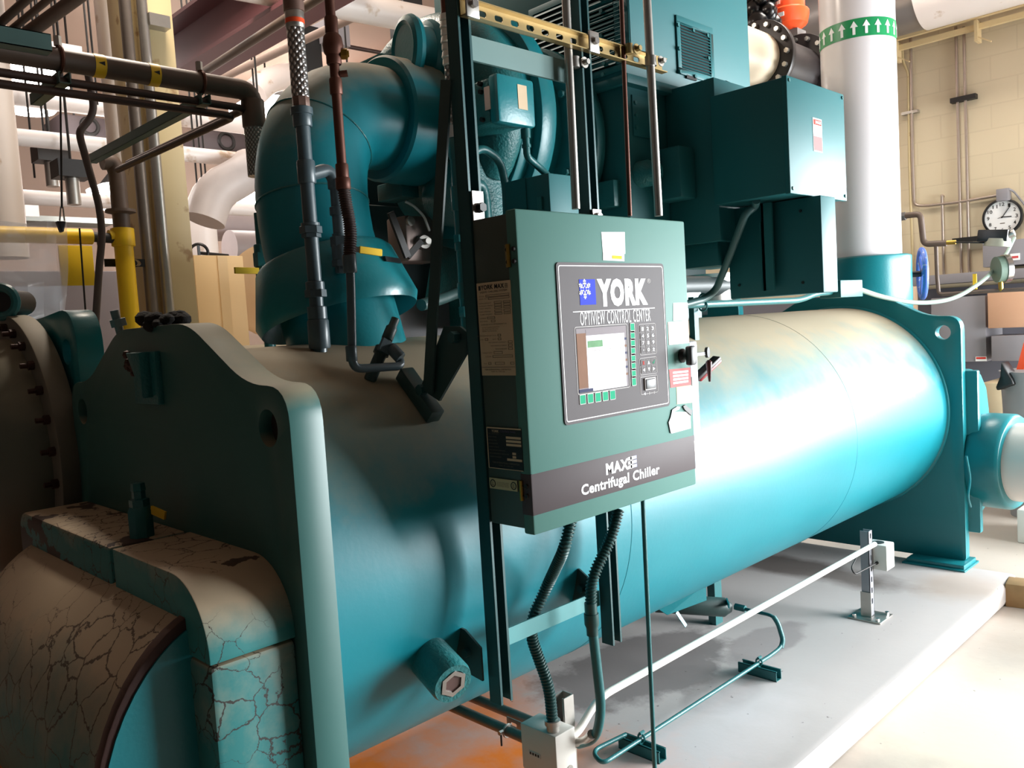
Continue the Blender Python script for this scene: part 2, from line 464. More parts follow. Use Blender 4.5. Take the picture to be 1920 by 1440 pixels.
end_plate(Y0, ev, XC, TH, mat('shade_greyed_near_plate_paint', (50, 96, 92), .4, var=.15, scale=3, dust=.7))  # teal greyed for the dim warm light here; dust lies on top
for s_ in (-1, 1): MB().lathe((XC + s_ * .577, Y0 + .03, 1.415), (0, 1, 0), [(0, .041), (.02, .041)], 24).build('hole_plug', mat('dark_rust_plug', (44, 32, 28), .8, var=.2, scale=20), ev)
end_plate(Y1, ev, XC, .06)
L_ = Y1 - Y0 - TH + .012
sh = MB().lathe((XC, Y0 + TH - .01, ZC), (0, 1, 0), [(L_ * k / 24, RS) for k in range(25)], 128)
sh.build('shell', TEALD, ev)
for k in (.30, .72): MB().torus((XC, Y0 + L_ * k, ZC), (0, 1, 0), RS - .001, .0022, 128, 8).build('seam_weld', TEALD, ev)
MB().torus((XC, Y1 - .004, ZC), (0, 1, 0), RS, .013, 96, 8).build('weld_bead', TEAL, ev)
MB().torus((XC, Y0 + TH + .004, ZC), (0, 1, 0), RS, .013, 96, 8).build('weld_bead', TEAL, ev)
# stub bracket on the near plate
lg = MB(); p = lambda x, z, y=0: (x, Y0 - y, z)
lg.box((-2.288, Y0 - .016, 1.452), (-2.134, Y0 + .002, 1.589))
lg.prism([p(-2.288, 1.589, .012), p(-2.14, 1.589, .012), p(-2.14, 1.50, .075), p(-2.2, 1.465, .03), p(-2.288, 1.54, .012)], (0, 0, 0.0)) if 0 else None
lg.build('lifting_pad', TEALC, ev, bev=.004)
lv = MB(); lv.prism([(-2.255, Y0 - .014, 1.588), (-2.165, Y0 - .014, 1.588), (-2.165, Y0 - .014, 1.47)], (0, -.028, 0)); lv.build('lifting_lug', TEALC, ev, bev=.003)
fm = MB(); random.seed(3)
for k in range(26):
    fm.sphere((-2.205 + random.uniform(-.055, .07), Y0 + random.uniform(.0, .07), 1.655 + random.uniform(0, .022)), random.uniform(.012, .026), 1, 1, .8, 10)
fm.build('foam_patch', FOAM, ev)['label'] = 'torn black foam on top of the near plate'
fm = MB()
for k in range(10):
    fm.sphere((-2.27 + random.uniform(-.02, .02), Y0 - .02 + random.uniform(-.012, .0), 1.562 + random.uniform(-.03, .022)), random.uniform(.008, .016), 1, 1, 1, 8)
fm.build('foam_crumb', RUSTB, ev)
# feet
for y in (Y1 + .0, Y0):
    f = MB(); f.box((XC + PW - .28, y - .1, .128), (XC + PW + .02, y + .1, .152)); f.box((XC + PW - .3, y - .12, .118), (XC + PW + .03, y + .12, .13)); f.build('foot_pad', TEAL, ev, bev=.003)
    f = MB(); f.box((XC - PW - .02, y - .1, .118), (XC - PW + .28, y + .1, .152)); f.build('foot_pad', TEAL, ev, bev=.003)
# sight glass boss
sg = AX(850, 1282, -1.52); d = V((1, -.18, -.28)).normalized()
b = MB().lathe(sg - d * .14, d, [(0, .054), (.128, .054), (.14, .05), (.14, .034), (.125, .034)], 36, True, True).build('sight_glass_boss', TEALC, ev)
MB().lathe(sg - d * .012, d, [(0, .036), (.014, .036), (.014, .024), (.006, .024)], 6, True, True).build('sight_glass_nut', ZINC, b)
MB().lathe(sg - d * .008, d, [(0, .0245), (.006, .024)], 24).build('sight_glass', mat('sight_glass_pane', (92, 70, 66), .1, var=.2, scale=30), b)

# -- cracked insulation material for the near water box
def cracked(name, base, dustc, cracks=.9, rust=.5, peel=0, cscale=9):
    m = bpy.data.materials.new(name); m.use_nodes = True; g = NT(m); b = g.b; b.inputs['Roughness'].default_value = .6
    tc = g.n('ShaderNodeTexCoord'); ge = g.n('ShaderNodeNewGeometry'); sx = g.n('ShaderNodeSeparateXYZ'); g.l(ge.outputs['Normal'], sx.inputs[0])
    n1 = g.n('ShaderNodeTexNoise'); n1.inputs['Scale'].default_value = 5; n1.inputs['Detail'].default_value = 9; n1.inputs['Roughness'].default_value = .65; g.l(tc.outputs['Object'], n1.inputs['Vector'])
    ad = g.n('ShaderNodeMath', operation='MULTIPLY_ADD'); ad.inputs[1].default_value = .8; g.l(n1.outputs['Fac'], ad.inputs[0]); g.l(sx.outputs[2], ad.inputs[2])
    mr = g.n('ShaderNodeMapRange'); mr.inputs[1].default_value = .5; mr.inputs[2].default_value = 1.0; g.l(ad.outputs[0], mr.inputs[0])
    c1 = g.n('ShaderNodeMix', data_type='RGBA'); c1.inputs[6].default_value = lin(base); c1.inputs[7].default_value = lin(dustc); g.l(mr.outputs[0], c1.inputs[0])
    # crackle: distorted cell edges, only where a coarse noise allows
    wv = g.n('ShaderNodeVectorMath', operation='SCALE'); wv.inputs[3].default_value = .1; g.l(n1.outputs['Color'], wv.inputs[0])
    av = g.n('ShaderNodeVectorMath', operation='ADD'); g.l(tc.outputs['Object'], av.inputs[0]); g.l(wv.outputs[0], av.inputs[1])
    vo = g.n('ShaderNodeTexVoronoi', feature='DISTANCE_TO_EDGE'); vo.inputs['Scale'].default_value = cscale; g.l(av.outputs[0], vo.inputs['Vector'])
    n2 = g.n('ShaderNodeTexNoise'); n2.inputs['Scale'].default_value = 3.2; n2.inputs['Detail'].default_value = 3; g.l(tc.outputs['Object'], n2.inputs['Vector'])
    th = g.n('ShaderNodeMapRange'); th.inputs[1].default_value = .42; th.inputs[2].default_value = .7; th.inputs[3].default_value = 0; th.inputs[4].default_value = .035; g.l(n2.outputs['Fac'], th.inputs[0])
    ls = g.n('ShaderNodeMath', operation='LESS_THAN'); g.l(vo.outputs['Distance'], ls.inputs[0]); g.l(th.outputs[0], ls.inputs[1])
    n3 = g.n('ShaderNodeTexNoise'); n3.inputs['Scale'].default_value = 7; n3.inputs['Detail'].default_value = 6; g.l(av.outputs[0], n3.inputs['Vector'])
    pe = g.n('ShaderNodeMath', operation='GREATER_THAN'); pe.inputs[1].default_value = .68 - peel; g.l(n3.outputs['Fac'], pe.inputs[0])
    mx = g.n('ShaderNodeMath', operation='MAXIMUM'); g.l(ls.outputs[0], mx.inputs[0]); g.l(pe.outputs[0], mx.inputs[1])
    sc = g.n('ShaderNodeMath', operation='MULTIPLY'); sc.inputs[1].default_value = cracks; g.l(mx.outputs[0], sc.inputs[0])
    c2 = g.n('ShaderNodeMix', data_type='RGBA'); c2.inputs[7].default_value = lin((48, 26, 22)); g.l(c1.outputs[2], c2.inputs[6]); g.l(sc.outputs[0], c2.inputs[0])
    g.l(c2.outputs[2], b.inputs['Base Color'])
    bp = g.n('ShaderNodeBump'); bp.inputs['Strength'].default_value = .5; bp.inputs['Distance'].default_value = .01; bp.invert = True
    g.l(mx.outputs[0], bp.inputs['Height']); g.l(bp.outputs[0], b.inputs['Normal'])
    return m


CRK = cracked('cracked_insulation_skin', (40, 122, 122), (176, 158, 132), .9, cscale=15)
CRK3 = cracked('peeling_flange_skin', (44, 112, 112), (176, 158, 132), .95, peel=.13, cscale=17)
CRK2 = cracked('cracked_worn_cover_skin', (46, 118, 118), (170, 152, 128), .8, peel=-.03, cscale=11)

# near water box: flange of cracked insulation, then the bulged cover
wb = thing('evaporator_water_box', 'large cracked and peeling teal water box cover at the lower left corner', 'water box', (XC, .6, .12))
XL, XRt, FT, YF = -2.83, -1.565, 1.135, .67


def yext(poly, ya, yb): return MB().prism([(x, ya, z) for x, z in poly], (0, yb - ya, 0))


gap = -2.06          # the flange is wrapped in pieces with open seams between them
yext([(XL, FT - .14), (gap - .012, FT - .14), (gap - .012, FT)] + arcpts((XL + .06, FT - .06), .06, pi / 2, pi, 6), YF, Y0).build('top_flange_wrap', CRK3, wb, bev=.01)
yext([(gap + .012, FT)] + arcpts((XRt - .15, FT - .15), .15, pi / 2, 0, 12) + [(XRt, FT - .16), (XRt - .12, FT - .16)] + arcpts((XRt - .17, FT - .18), .06, 0, pi / 2, 6) + [(gap + .012, FT - .13)], YF, Y0).build('corner_flange_wrap', CRK, wb, bev=.01)
yext([(XRt, FT - .164), (XRt - .12, FT - .164), (XRt - .12, .3), (XRt, .3)], YF, Y0).build('side_flange_wrap', CRK, wb, bev=.012)
yext([(XL, FT - .144), (XL + .12, FT - .144), (XL + .12, .3), (XL, .3)], YF, Y0).build('side_flange_wrap', CRK, wb, bev=.012)
yext([(XL + .1, .29), (XRt - .1, .29), (XRt - .1, FT - .1), (XL + .1, FT - .1)], YF + .03, Y0 + .002).build('flange_core', DARKM, wb)
# bulged cover: half-barrel whose axis runs across the vessel
prof = []
for k in range(25):
    a = -pi / 2 + pi * k / 24
    prof.append((YF + .035 - .235 * abs(cos(a)) ** 1.25, .68 + .375 * sin(a)))
cx0, cx1 = -2.735, -1.665
cv = MB().prism([(cx0, y, z) for y, z in prof], (cx1 - cx0, 0, 0))
cover = cv.build('cover', CRK2, wb, bev=.012)
PEEL = cracked('peeled_dark_edge', (58, 34, 30), (70, 46, 40), .4)
for x0, x1 in ((cx1 - .028, cx1 + .002),):
    rim = MB()
    ring_o = [(y - .004, z + (.004 if z > .68 else -.004)) for y, z in prof]
    rim.prism([(x0, y, z) for y, z in ring_o], (x1 - x0, 0, 0)); rim.build('peeled_edge', PEEL, wb, bev=.004)
MB().prism([(cx1 + .001, YF + .02 - (YF + .02 - y) * .96, .68 + (z - .68) * .95) for y, z in prof], (.006, 0, 0)).build('side_face', TEAL, wb)
# vent plug on the top of the water box flange
vp = V((-2.115, .765, FT - .01))
vt = thing('vent_valve', 'small teal valve standing on the cracked top of the water box', 'valve', vp)
MB().lathe(vp, (0, 0, 1), [(0, .03), (.075, .03), (.085, .024)], 8).build('valve_body', TEALP, vt)
MB().lathe(vp + V((0, 0, .083)), (0, 0, 1), [(0, .024), (.02, .024), (.022, .016), (.04, .016), (.042, .018), (.06, .016)], 6).build('valve_cap', TEALP, vt)
MB().bar(vp + V((.02, .02, .075)), vp + V((.065, .035, .062)), .02, .006).build('valve_handle', YELV, vt)['label'] = 'yellow lever'

# ------------------------------------------------------------------ condenser vessel (behind, left)
CX, CZ = -3.62, 1.06
cd = thing('condenser_vessel', 'second teal tank behind with rusty bolted round flange at the left edge', 'tank', (CX, 2.9, .12))
pe = AY(163, 600, Y0); 
ch = [(-.0, .15), (.80, .15), (.80, 1.735 - .0), (.62, 1.735), (.3, 1.76), (-.3, 1.76), (-.8, 1.6), (-.8, .15)]
co = fillet([(-.8, .15), (.765, .15), (.765, 1.745), (.4, 1.72), (-.4, 1.72), (-.8, 1.6)], [.02, .02, .14, .05, .1, .1], 8)
hs = [[(CX + .66 + .042 * cos(-2 * pi * k / 24), Y0 + .03, 1.6 + .042 * sin(-2 * pi * k / 24)) for k in range(24)]]
MB().plate([(CX + x, Y0 + .03, z) for x, z in co], hs, (0, .08, 0)).build('end_plate', TEAL, cd, bev=.01, smooth=30)
MB().plate([(CX + x, Y1, z) for x, z in co], [], (0, .06, 0)).build('end_plate', TEAL, cd, bev=.01)
CR = .52
MB().lathe((CX, Y0 + .1, CZ), (0, 1, 0), [(0, CR), (Y1 - Y0 - .08, CR)], 96).build('shell', TEALD, cd)
# bolted water box flange in front of the plate: outline seen as an arc at the left edge of the photograph
FC = V((-3.34, Y0 - .055, 1.24)); FR = .50
FLM = mat('grimy_flange_paint', (96, 94, 84), .5, var=.2, scale=4, dust=.5)
MB().lathe(FC, (0, 1, 0), [(0, .3), (0, FR), (.07, FR), (.07, .3)], 128).build('flange', FLM, cd, bev=.005)
MB().lathe(FC + V((0, -.22, 0)), (0, 1, 0), [(0, .02), (.0, .2), (.03, .3), (.09, .37), (.19, .415), (.225, .42)], 96).build('water_box', mat('dusty_olive_teal_cover', (84, 92, 82), .5, var=.2, scale=3, dust=.5), cd)
for k in range(28):
    a = 2 * pi * (k + .5) / 28; q = FC + V((cos(a) * (FR - .042), 0, sin(a) * (FR - .042)))
    b = MB(); b.hexa(q + V((0, -.018, 0)), q, .015).cyl(q + V((0, -.04, 0)), q + V((0, -.015, 0)), .0085, seg=8)
    b.build('bolt', RUSTB, cd)
# handhole ring on top of the water box, at the extreme left
t_ = thing('water_box_ring', 'teal ring flange standing at the far left edge above the bolted flange', 'flange', AX(2, 585, -3.3))
MB().torus(AX(2, 566, -3.3), (.75, -.65, 0), .05, .016, 32, 8).build('ring', TEALP, t_)
MB().cyl(AX(2, 566, -3.3), AX(2, 566, -3.3) + V((-.12, .1, 0)), .045).build('pipe_stub', DARKM, t_)

# ------------------------------------------------------------------ suction elbow
AXX, AZZ = -2.42, 2.345          # compressor axis
sd = V((-.27, -.06, 1)).normalized()
SB = V((-2.25, 1.475, 1.645))    # centre of the collar's open rim
se = thing('suction_elbow', 'big teal elbow pipe rising from the tank and bending right into the compressor', 'pipe', (SB.x, SB.y, 1.56))
rE = .175
A = SB + sd * .26; Bp = V((AXX, 1.78, AZZ)); cor = V((-2.41, 1.45, AZZ + .005))
pts = [SB + sd * .02]
for k in range(15):
    t = k / 14; pts.append(A * (1 - t) ** 2 + cor * 2 * t * (1 - t) + Bp * t * t)
pts.append(Bp + V((0, .1, 0)))
MB().tube(pts, rE, 56).build('elbow_pipe', TEALD, se)
for k in (3, 8):
    d_ = (pts[k + 1] - pts[k - 1]).normalized()
    MB().torus(pts[k], d_, rE + .0005, .003, 56, 6).build('weld_seam', TEALC, se)
MB().lathe(SB, sd, [(-.13, .18), (.1, .18)], 56).build('suction_nozzle', TEAL, se)
# insulated collar with an open lower rim
MB().lathe(SB, sd, [(.0, .245), (.03, .257), (.185, .218), (.2, .205), (.2, .17), (.19, .17), (.03, .235), (.0, .245)], 64, False, False).build('collar', TEAL, se)
b = MB(); ux = V((.52, .2, 0)).normalized(); sdx = (ux - sd * ux.dot(sd)).normalized()
wv = sd.cross(sdx); b.obox(SB + sd * .115 + sdx * .238, sdx * .004 - sd * .001, wv * .042, sd * .008); b.build('slot_plug', BLACK, se)
# end bell and collar ring
MB().lathe((AXX, 1.80, AZZ), (0, 1, 0), [(0, .17), (.0, .205), (.01, .214), (.17, .218), (.18, .21), (.18, .17)], 72).build('bell_ring', TEALD, se)

# ------------------------------------------------------------------ compressor
cp = thing('compressor', 'cast teal centrifugal compressor between the elbow and the motor', 'compressor', (AXX, 2.4, 1.7))
MB().lathe((AXX, 1.985, AZZ), (0, 1, 0), [(0, .15), (.0, .21), (.03, .23), (.06, .27), (.1, .33), (.15, .37), (.19, .38)], 72).build('inlet_casing', TEALC, cp)
MB().lathe((AXX, 2.17, AZZ), (0, 1, 0), [(0, .3), (.0, .44), (.075, .44), (.075, .3)], 96).build('flange_ring', TEAL, cp, bev=.004)
MB().lathe((AXX, 2.115, AZZ), (0, 1, 0), [(0, .3), (.0, .405), (.055, .405)], 96).build('flange_ring', TEAL, cp, bev=.004)
# volute scroll around the top
vol = MB(); vp_ = []; vr = []
for k in range(29):
    a = radians(-40 + 230 * k / 28); rr = .08 + .05 * k / 28
    vp_.append(V((AXX + cos(a) * .33, 2.08, AZZ + sin(a) * .30))); vr.append(rr)
vol.tube(vp_, .1, 24, rad=vr).build('volute_scroll', TEALC, cp)
for y_ in (1.90, 1.99):
    MB().torus((AXX + .07, y_, AZZ + .235), (.25, 1, 0), .095, .024, 32, 8).build('scroll_rib', TEAL, cp)
MB().lathe((AXX + .07, 1.88, AZZ + .235), (.25, 1, 0), [(0, .08), (.2, .09)], 32).build('scroll_neck', TEAL, cp)
MB().box((AXX - .35, 1.83, AZZ + .19), (AXX + .0, 1.9, AZZ + .235)).build('casing_web', TEAL, cp, bev=.008)
MB().lathe((AXX, 2.245, AZZ), (0, 1, 0), [(0, .37), (.04, .36), (.1, .33), (.3, .31)], 72).build('gear_casing', TEAL, cp)
MB().lathe((AXX, 2.40, AZZ - .05), (0, 1, 0), [(0, .2), (.0, .40), (.05, .40), (.05, .2)], 72).build('flange_ring', TEALP, cp, bev=.004)
MB().lathe((AXX, 2.50, AZZ - .05), (0, 1, 0), [(0, .2), (.0, .41), (.05, .41), (.05, .2)], 72).build('flange_ring', TEALP, cp, bev=.004)
for k in range(16):
    a = 2 * pi * k / 16
    q = V((AXX + cos(a) * .37, 2.40, AZZ - .05 + sin(a) * .37)); MB().hexa(q + V((0, -.02, 0)), q + V((0, .06, 0)), .014).build('bolt', TEALP, cp)
# oil sump, foot and bracing under the compressor
MB().lathe((AXX + .0, 2.08, AZZ - .26), (1, -.1, 0), [(0, .1), (.2, .14), (.27, .14), (.3, .11)], 32).build('oil_sump', TEALC, cp)
b = MB(); b.prism([(-2.75, 2.18, 1.60), (-2.05, 2.18, 1.60), (-2.2, 2.18, 2.02), (-2.6, 2.18, 2.02)], (0, .1, 0)); b.build('support_foot', TEALC, cp, bev=.01)
MB().bar((AXX - .05, 2.0, AZZ + .27), (AXX + .2, 2.3, AZZ + .36), .12, .05).build('casing_rib', TEAL, cp, bev=.01)

# guide-vane actuator box bolted in front of the compressor
a0, a1, a2 = AX(938, 140, -1.9), AX(1003, 152, -1.9), AX(1003, 235, -1.9)
ya, yb, zt_, zb_ = 1.885, 2.05, 2.385, 2.243
vb = thing('vane_actuator_box', 'teal cast actuator box with two small worn labels above the control panel', 'actuator box', (-2.0, 1.97, zb_))
MB().box((-2.14, ya, zb_), (-1.945, yb - .01, zt_)).build('housing', TEALC, vb, bev=.012)
MB().box((-1.943, ya - .004, zb_ - .006), (-1.90, yb, zt_ + .004)).build('cover', TEAL, vb, bev=.01)
MB().box((-1.9, ya + .085, zb_ + .045), (-1.8985, ya + .127, zt_ - .02)).build('cover_label', TAN, vb)
MB().box((-1.96, ya - .0055, zb_ + .04), (-1.935, ya - .003, zt_ - .03)).build('side_label', PAPERO, vb)
MB().lathe((-2.05, ya, zb_ + .08), (0, -1, 0), [(0, .036), (.012, .036), (.02, .028), (.04, .022), (.05, .018)], 20).build('shaft_boss', TEALC, vb)
MB().bar((-2.05, ya - .045, zb_ + .08), (-2.09, ya - .045, zb_ + .03), .02, .008, (0, 1, 0)).build('crank_arm', ZINC, vb)
for z in (zb_ + .015, zt_ - .015, zt_ - .04):
    MB().hexa((-1.975, ya - .012, z), (-1.975, ya, z), .008).build('bolt', BLACK, vb)
gl = AX(985, 242, -1.92)
MB().lathe(gl, (0, 0, -1), [(0, .016), (.03, .016), (.03, .012), (.05, .012), (.05, .015), (.06, .015)], 16).build('cable_gland', TEALP, vb)
# small relay box behind the top of the panel
rb = thing('relay_box', 'small plain teal box standing behind the top edge of the control panel', 'box', (-1.85, 1.98, 1.9))
q0 = AX(977, 332, -1.8)
MB().box((-1.99, 1.985, 1.80), (-1.8, 2.135, 2.07)).build('body', TEALS, rb, bev=.004)
MB().box((-1.993, 1.981, 1.80), (-1.90, 1.986, 2.07)).build('hinged_side', TEALS, rb)
MB().bar((-1.84, 1.982, 1.96), (-1.84, 1.982, 2.0), .02, .01, (1, 0, 0)).build('latch', TEALP, rb)
tag(MB().tube([gl + V((0, 0, -.055)), gl + V((.0, .0, -.09)), gl + V((.0, .06, -.12)), gl + V((.03, .11, -.18)), V((-1.88, 2.07, 2.06))], .012, 12, rf=.05).build('actuator_cable', TEALP), 'short dark cable curving from the actuator box down to the small relay box', 'cable')

# ------------------------------------------------------------------ motor housing
MX, MYa, MYb, MZ = -1.9, 2.551, 3.45, 2.49
MT = 3.35
mo = thing('motor_housing', 'huge teal motor enclosure with louvred vents at the top centre', 'motor', (-2.42, 3.0, 1.9))
MB().box((-2.95, MYa, MZ), (MX, MYb, MT)).build('upper_body', TEALS, mo, bev=.004)
MB().box((-2.93, MYa + .02, 1.82), (MX - .03, MYb + .02, MZ + .002)).build('lower_body', TEALS, mo, bev=.004)
MB().box((-2.95, MYa - .004, MZ - .03), (MX + .006, MYb, MZ + .004)).build('belt_trim', TEALS, mo, bev=.002)


def louver(root, org, u, v, n, uw, vh, slats, fr=.025):
    org, u, v, n = V(org), V(u), V(v), V(n)
    f = MB()
    f.obox(org + u * uw / 2 + v * (-fr / 2) + n * .004, u * (uw / 2 + fr), v * fr / 2, n * .004)
    f.obox(org + u * uw / 2 + v * (vh + fr / 2) + n * .004, u * (uw / 2 + fr), v * fr / 2, n * .004)
    f.obox(org + u * (-fr / 2) + v * vh / 2 + n * .004, u * fr / 2, v * (vh / 2), n * .004)
    f.obox(org + u * (uw + fr / 2) + v * vh / 2 + n * .004, u * fr / 2, v * (vh / 2), n * .004)
    lf = f.build('louver_frame', TEALS, root, bev=.0015)
    MB().obox(org + u * uw / 2 + v * vh / 2 + n * .0008, u * uw / 2, v * vh / 2, n * .0006).build('louver_backing', BLACK, lf)
    s = MB(); p_ = vh / slats
    for k in range(slats):
        c = org + u * uw / 2 + v * (p_ * (k + .55)) + n * .007
        s.obox(c, u * uw / 2, v * p_ * .26 - n * .003, n * .0012 + v * .0004)
    s.build('louver_slats', TEALS, lf)
    for (a, b) in ((-fr, -fr), (uw + fr, -fr), (-fr, vh + fr), (uw + fr, vh + fr), (uw / 2, vh + fr), (-fr, vh / 2), (uw + fr, vh / 2), (uw / 2, -fr)):
        q = org + u * a * .8 + v * b * .8 + n * .008
        MB().hexa(q, q + n * .007, .008).build('louver_bolt', TEALP, lf)


p0, p1 = AX(1272, 38, MX), AX(1331, 140, MX)
louver(mo, (MX, p0.y, p1.z - .01), (0, 1, 0), (0, 0, 1), (1, 0, 0), p1.y - p0.y, p0.z - p1.z - .0, 15)
for yy in (p0.y + .03, p0.y + .16): MB().box((MX - .001, yy, p1.z - .045), (MX + .009, yy + .07, p1.z - .032)).build('vent_slot', BLACK, mo)
q0, q1 = AY(1113, 20, MYa), AY(1134, 110, MYa)
louver(mo, (q0.x - .02, MYa, q1.z), (1, 0, 0), (0, 0, 1), (0, -1, 0), .16, q0.z - q1.z, 13)
q0, q1 = AY(1005, 78, MYa), AY(1090, 135, MYa)
louver(mo, (q0.x, MYa, q1.z - .02), (1, 0, 0), (0, 0, 1), (0, -1, 0), .40, .30, 14)
# access panel on the lower body
x_ = MX - .03
p0, p1 = AX(1182, 162, x_), AX(1226, 262, x_)
ap = MB().box((x_, p0.y, p1.z), (x_ + .006, p1.y + .02, p0.z - .03)).build('access_panel', TEALS, mo, bev=.002)
for yy in (p0.y + .015, p1.y):
    for k in range(3):
        q = V((x_ + .006, yy, p1.z + .03 + k * (p0.z - p1.z - .09) / 2)); MB().hexa(q, q + V((.006, 0, 0)), .008).build('panel_bolt', TEALP, ap)
# bearing bracket, flange and dark side channel of the motor
MB().box((-2.75, 3.0 - .47, 2.02), (-1.97, 2.60, 2.12)).build('mounting_foot', TEALP, mo, bev=.005)
MB().box((-1.928, 2.72, 2.04), (-1.80, 2.826, 2.235)).build('bearing_cover', TEALS, mo, bev=.01)
p0 = AX(1213, 325, -1.9)
MB().lathe((-1.99, p0.y, p0.z), (1, 0, 0), [(0, .05), (.1, .05), (.12, .035), (.14, .035)], 20).build('bearing_plug', TEALC, mo)
MB().box((-2.95, MYa + .03, 1.70), (-2.5, MYb, 1.825)).build('base_frame', TEALP, mo, bev=.004)
MB().box((-2.9, 2.75, 1.575), (-2.2, 2.95, 1.70)).build('base_pedestal', TEALP, mo)
MB().box((-2.9, 3.25, 1.575), (-2.2, 3.45, 1.70)).build('base_pedestal', TEALP, mo)

# terminal boxes to the right of the motor
du = thing('terminal_duct', 'dark teal wide duct joining the motor to the terminal box', 'duct', (-1.82, 3.0, 1.78))
d0, d1_ = AX(1338, 145, -1.95), AX(1405, 165, -1.95)
MB().box((-1.928, 2.83, 1.87), (-1.708, 3.12, 2.478)).build('duct_body', TEALS, du, bev=.004)
MB().box((-1.925, 2.86, 1.78), (-1.74, 3.1, 1.872)).build('duct_neck', TEALS, du, bev=.003)
MB().lathe((-1.75, 2.98, 2.482), (0, 1, 0), [(0, .016), (.012, .016)], 16).build('lifting_eye', TEALS, du)
TX, TYa, TYb, TZb, TZt = -1.4, 2.791, 3.25, 1.998, 2.403
tb = thing('terminal_box', 'large square teal terminal box with a red and white warning label', 'electrical box', (-1.55, 3.0, TZb))
MB().box((-1.706, TYa + .003, TZb + .003), (TX - .015, TYb - .004, TZt - .004)).build('body', TEALS, tb, bev=.003)
cvr = MB().box((TX - .02, TYa, TZb), (TX, TYb, TZt)).build('cover', TEALS, tb, bev=.004)
for y in (TYa + .016, TYb - .018):
    for z in (TZb + .018, TZt - .016): MB().lathe((TX, y, z), (1, 0, 0), [(0, .007), (.004, .006)], 12).build('cover_screw', TEALP, cvr)
r0, r1 = AX(1523, 220, TX), AX(1542, 287, TX)
W_, F_ = r1.y - r0.y, TX + .0015
lb = MB().box((TX, r0.y, r1.z), (F_, r1.y, r0.z)).build('warning_label', PAPER, tb)
MB().box((F_, r0.y + .005, r0.z - .024), (F_ + .0005, r1.y - .005, r0.z - .005)).build('warning_header', REDI, lb)
text('DANGER', 'header_print', WHITE, lb, (F_ + .0007, r0.y + .018, r0.z - .020), (0, W_ - .028, 0), (0, 0, .011), (1, 0, 0), .004)
text('HIGH VOLTAGE', 'label_print', REDI, lb, (F_, r0.y + .007, r0.z - .060), (0, W_ - .014, 0), (0, 0, .011), (1, 0, 0))
MB().box((F_, r0.y + .002, r1.z + .004), (F_ + .0005, r1.y - .002, r1.z + .055)).build('warning_footer', PAPERP, lb)
lbx = thing('conduit_box', 'tall narrow teal box hanging below the large square terminal box', 'electrical box', (-1.55, 3.0, 1.648))
MB().box((-1.742, 2.94, 1.648), (-1.362, 3.06, 1.996)).build('body', TEALS, lbx, bev=.004)
for x, z in ((-1.44, 1.69), (-1.44, 1.95), (-1.70, 1.70)):
    MB().lathe((x, 2.94, z), (0, -1, 0), [(0, .006), (.004, .005)], 10).build('cover_screw', BLACK, lbx)
ang = MB(); ang.box((-1.575, 2.90, 1.67), (-1.533, 2.91, 1.993)); ang.box((-1.575, 2.90, 1.67), (-1.566, 2.94, 1.993))
ang.build('support_angle', TEALP, lbx)
MB().box((-1.60, 2.927, 1.67), (-1.593, 2.94, 1.93)).build('cover_flange', TEALS, lbx)

# ------------------------------------------------------------------ control panel
PX, PB, PYa, PYb, PZt, PZb = -1.35, -1.498, 1.369, 2.049, 1.863, 1.107
pn = thing('control_panel', 'grey green control cabinet with display, keypad and charcoal faceplate mounted before the tank', 'control panel', (-1.42, 1.71, PZb))
MB().box((PB, PYa + .002, PZb + .012), (PX - .03, PYb - .002, PZt - .008)).build('enclosure', PANELS, pn, bev=.003)
door = MB().box((PX - .034, PYa, PZb), (PX, PYb, PZt)).build('door', PANEL, pn, bev=.005)
e = .0006


def rect(p, q): a, b = AX(*p, PX), AX(*q, PX); return min(a.y, b.y), max(a.y, b.y), min(a.z, b.z), max(a.z, b.z)


def slab(name, m, parent, y0, y1, z0, z1, x0=PX, th=.001, bev=0, r=0):
    if r:
        o = fillet([(y0, z0), (y1, z0), (y1, z1), (y0, z1)], [r] * 4, 5)
        return MB().prism([(x0, y, z) for y, z in o], (th, 0, 0)).build(name, m, parent, bev=bev)
    return MB().box((x0, y0, z0), (x0 + th, y1, z1)).build(name, m, parent, bev=bev)


def frame(name, m, parent, y0, y1, z0, z1, wd, r, x0, th=.0006):
    o = fillet([(y0, z0), (y1, z0), (y1, z1), (y0, z1)], [r] * 4, 5)
    i = fillet([(y0 + wd, z0 + wd), (y1 - wd, z0 + wd), (y1 - wd, z1 - wd), (y0 + wd, z1 - wd)], [max(.0005, r - wd)] * 4, 5)
    b = MB(); n = len(o)
    vo = [b.bm.verts.new((x0 + th, y, z)) for y, z in o]; vi = [b.bm.verts.new((x0 + th, y, z)) for y, z in i]
    uo = [b.bm.verts.new((x0, y, z)) for y, z in o]; ui = [b.bm.verts.new((x0, y, z)) for y, z in i]
    for k in range(n):
        l = (k + 1) % n
        b.bm.faces.new((vo[k], vo[l], vi[l], vi[k])); b.bm.faces.new((uo[k], uo[l], vo[l], vo[k])); b.bm.faces.new((ui[k], vi[k], vi[l], ui[l]))
    return b.build(name, m, parent)


def txt(s, nm, m, parent, tl, br, x0, **k):
    y0, y1, z0, z1 = rect(tl, br)
    return text(s, nm, m, parent, (x0, y0, z0), (0, y1 - y0, 0), (0, 0, z1 - z0), (1, 0, 0), **k)


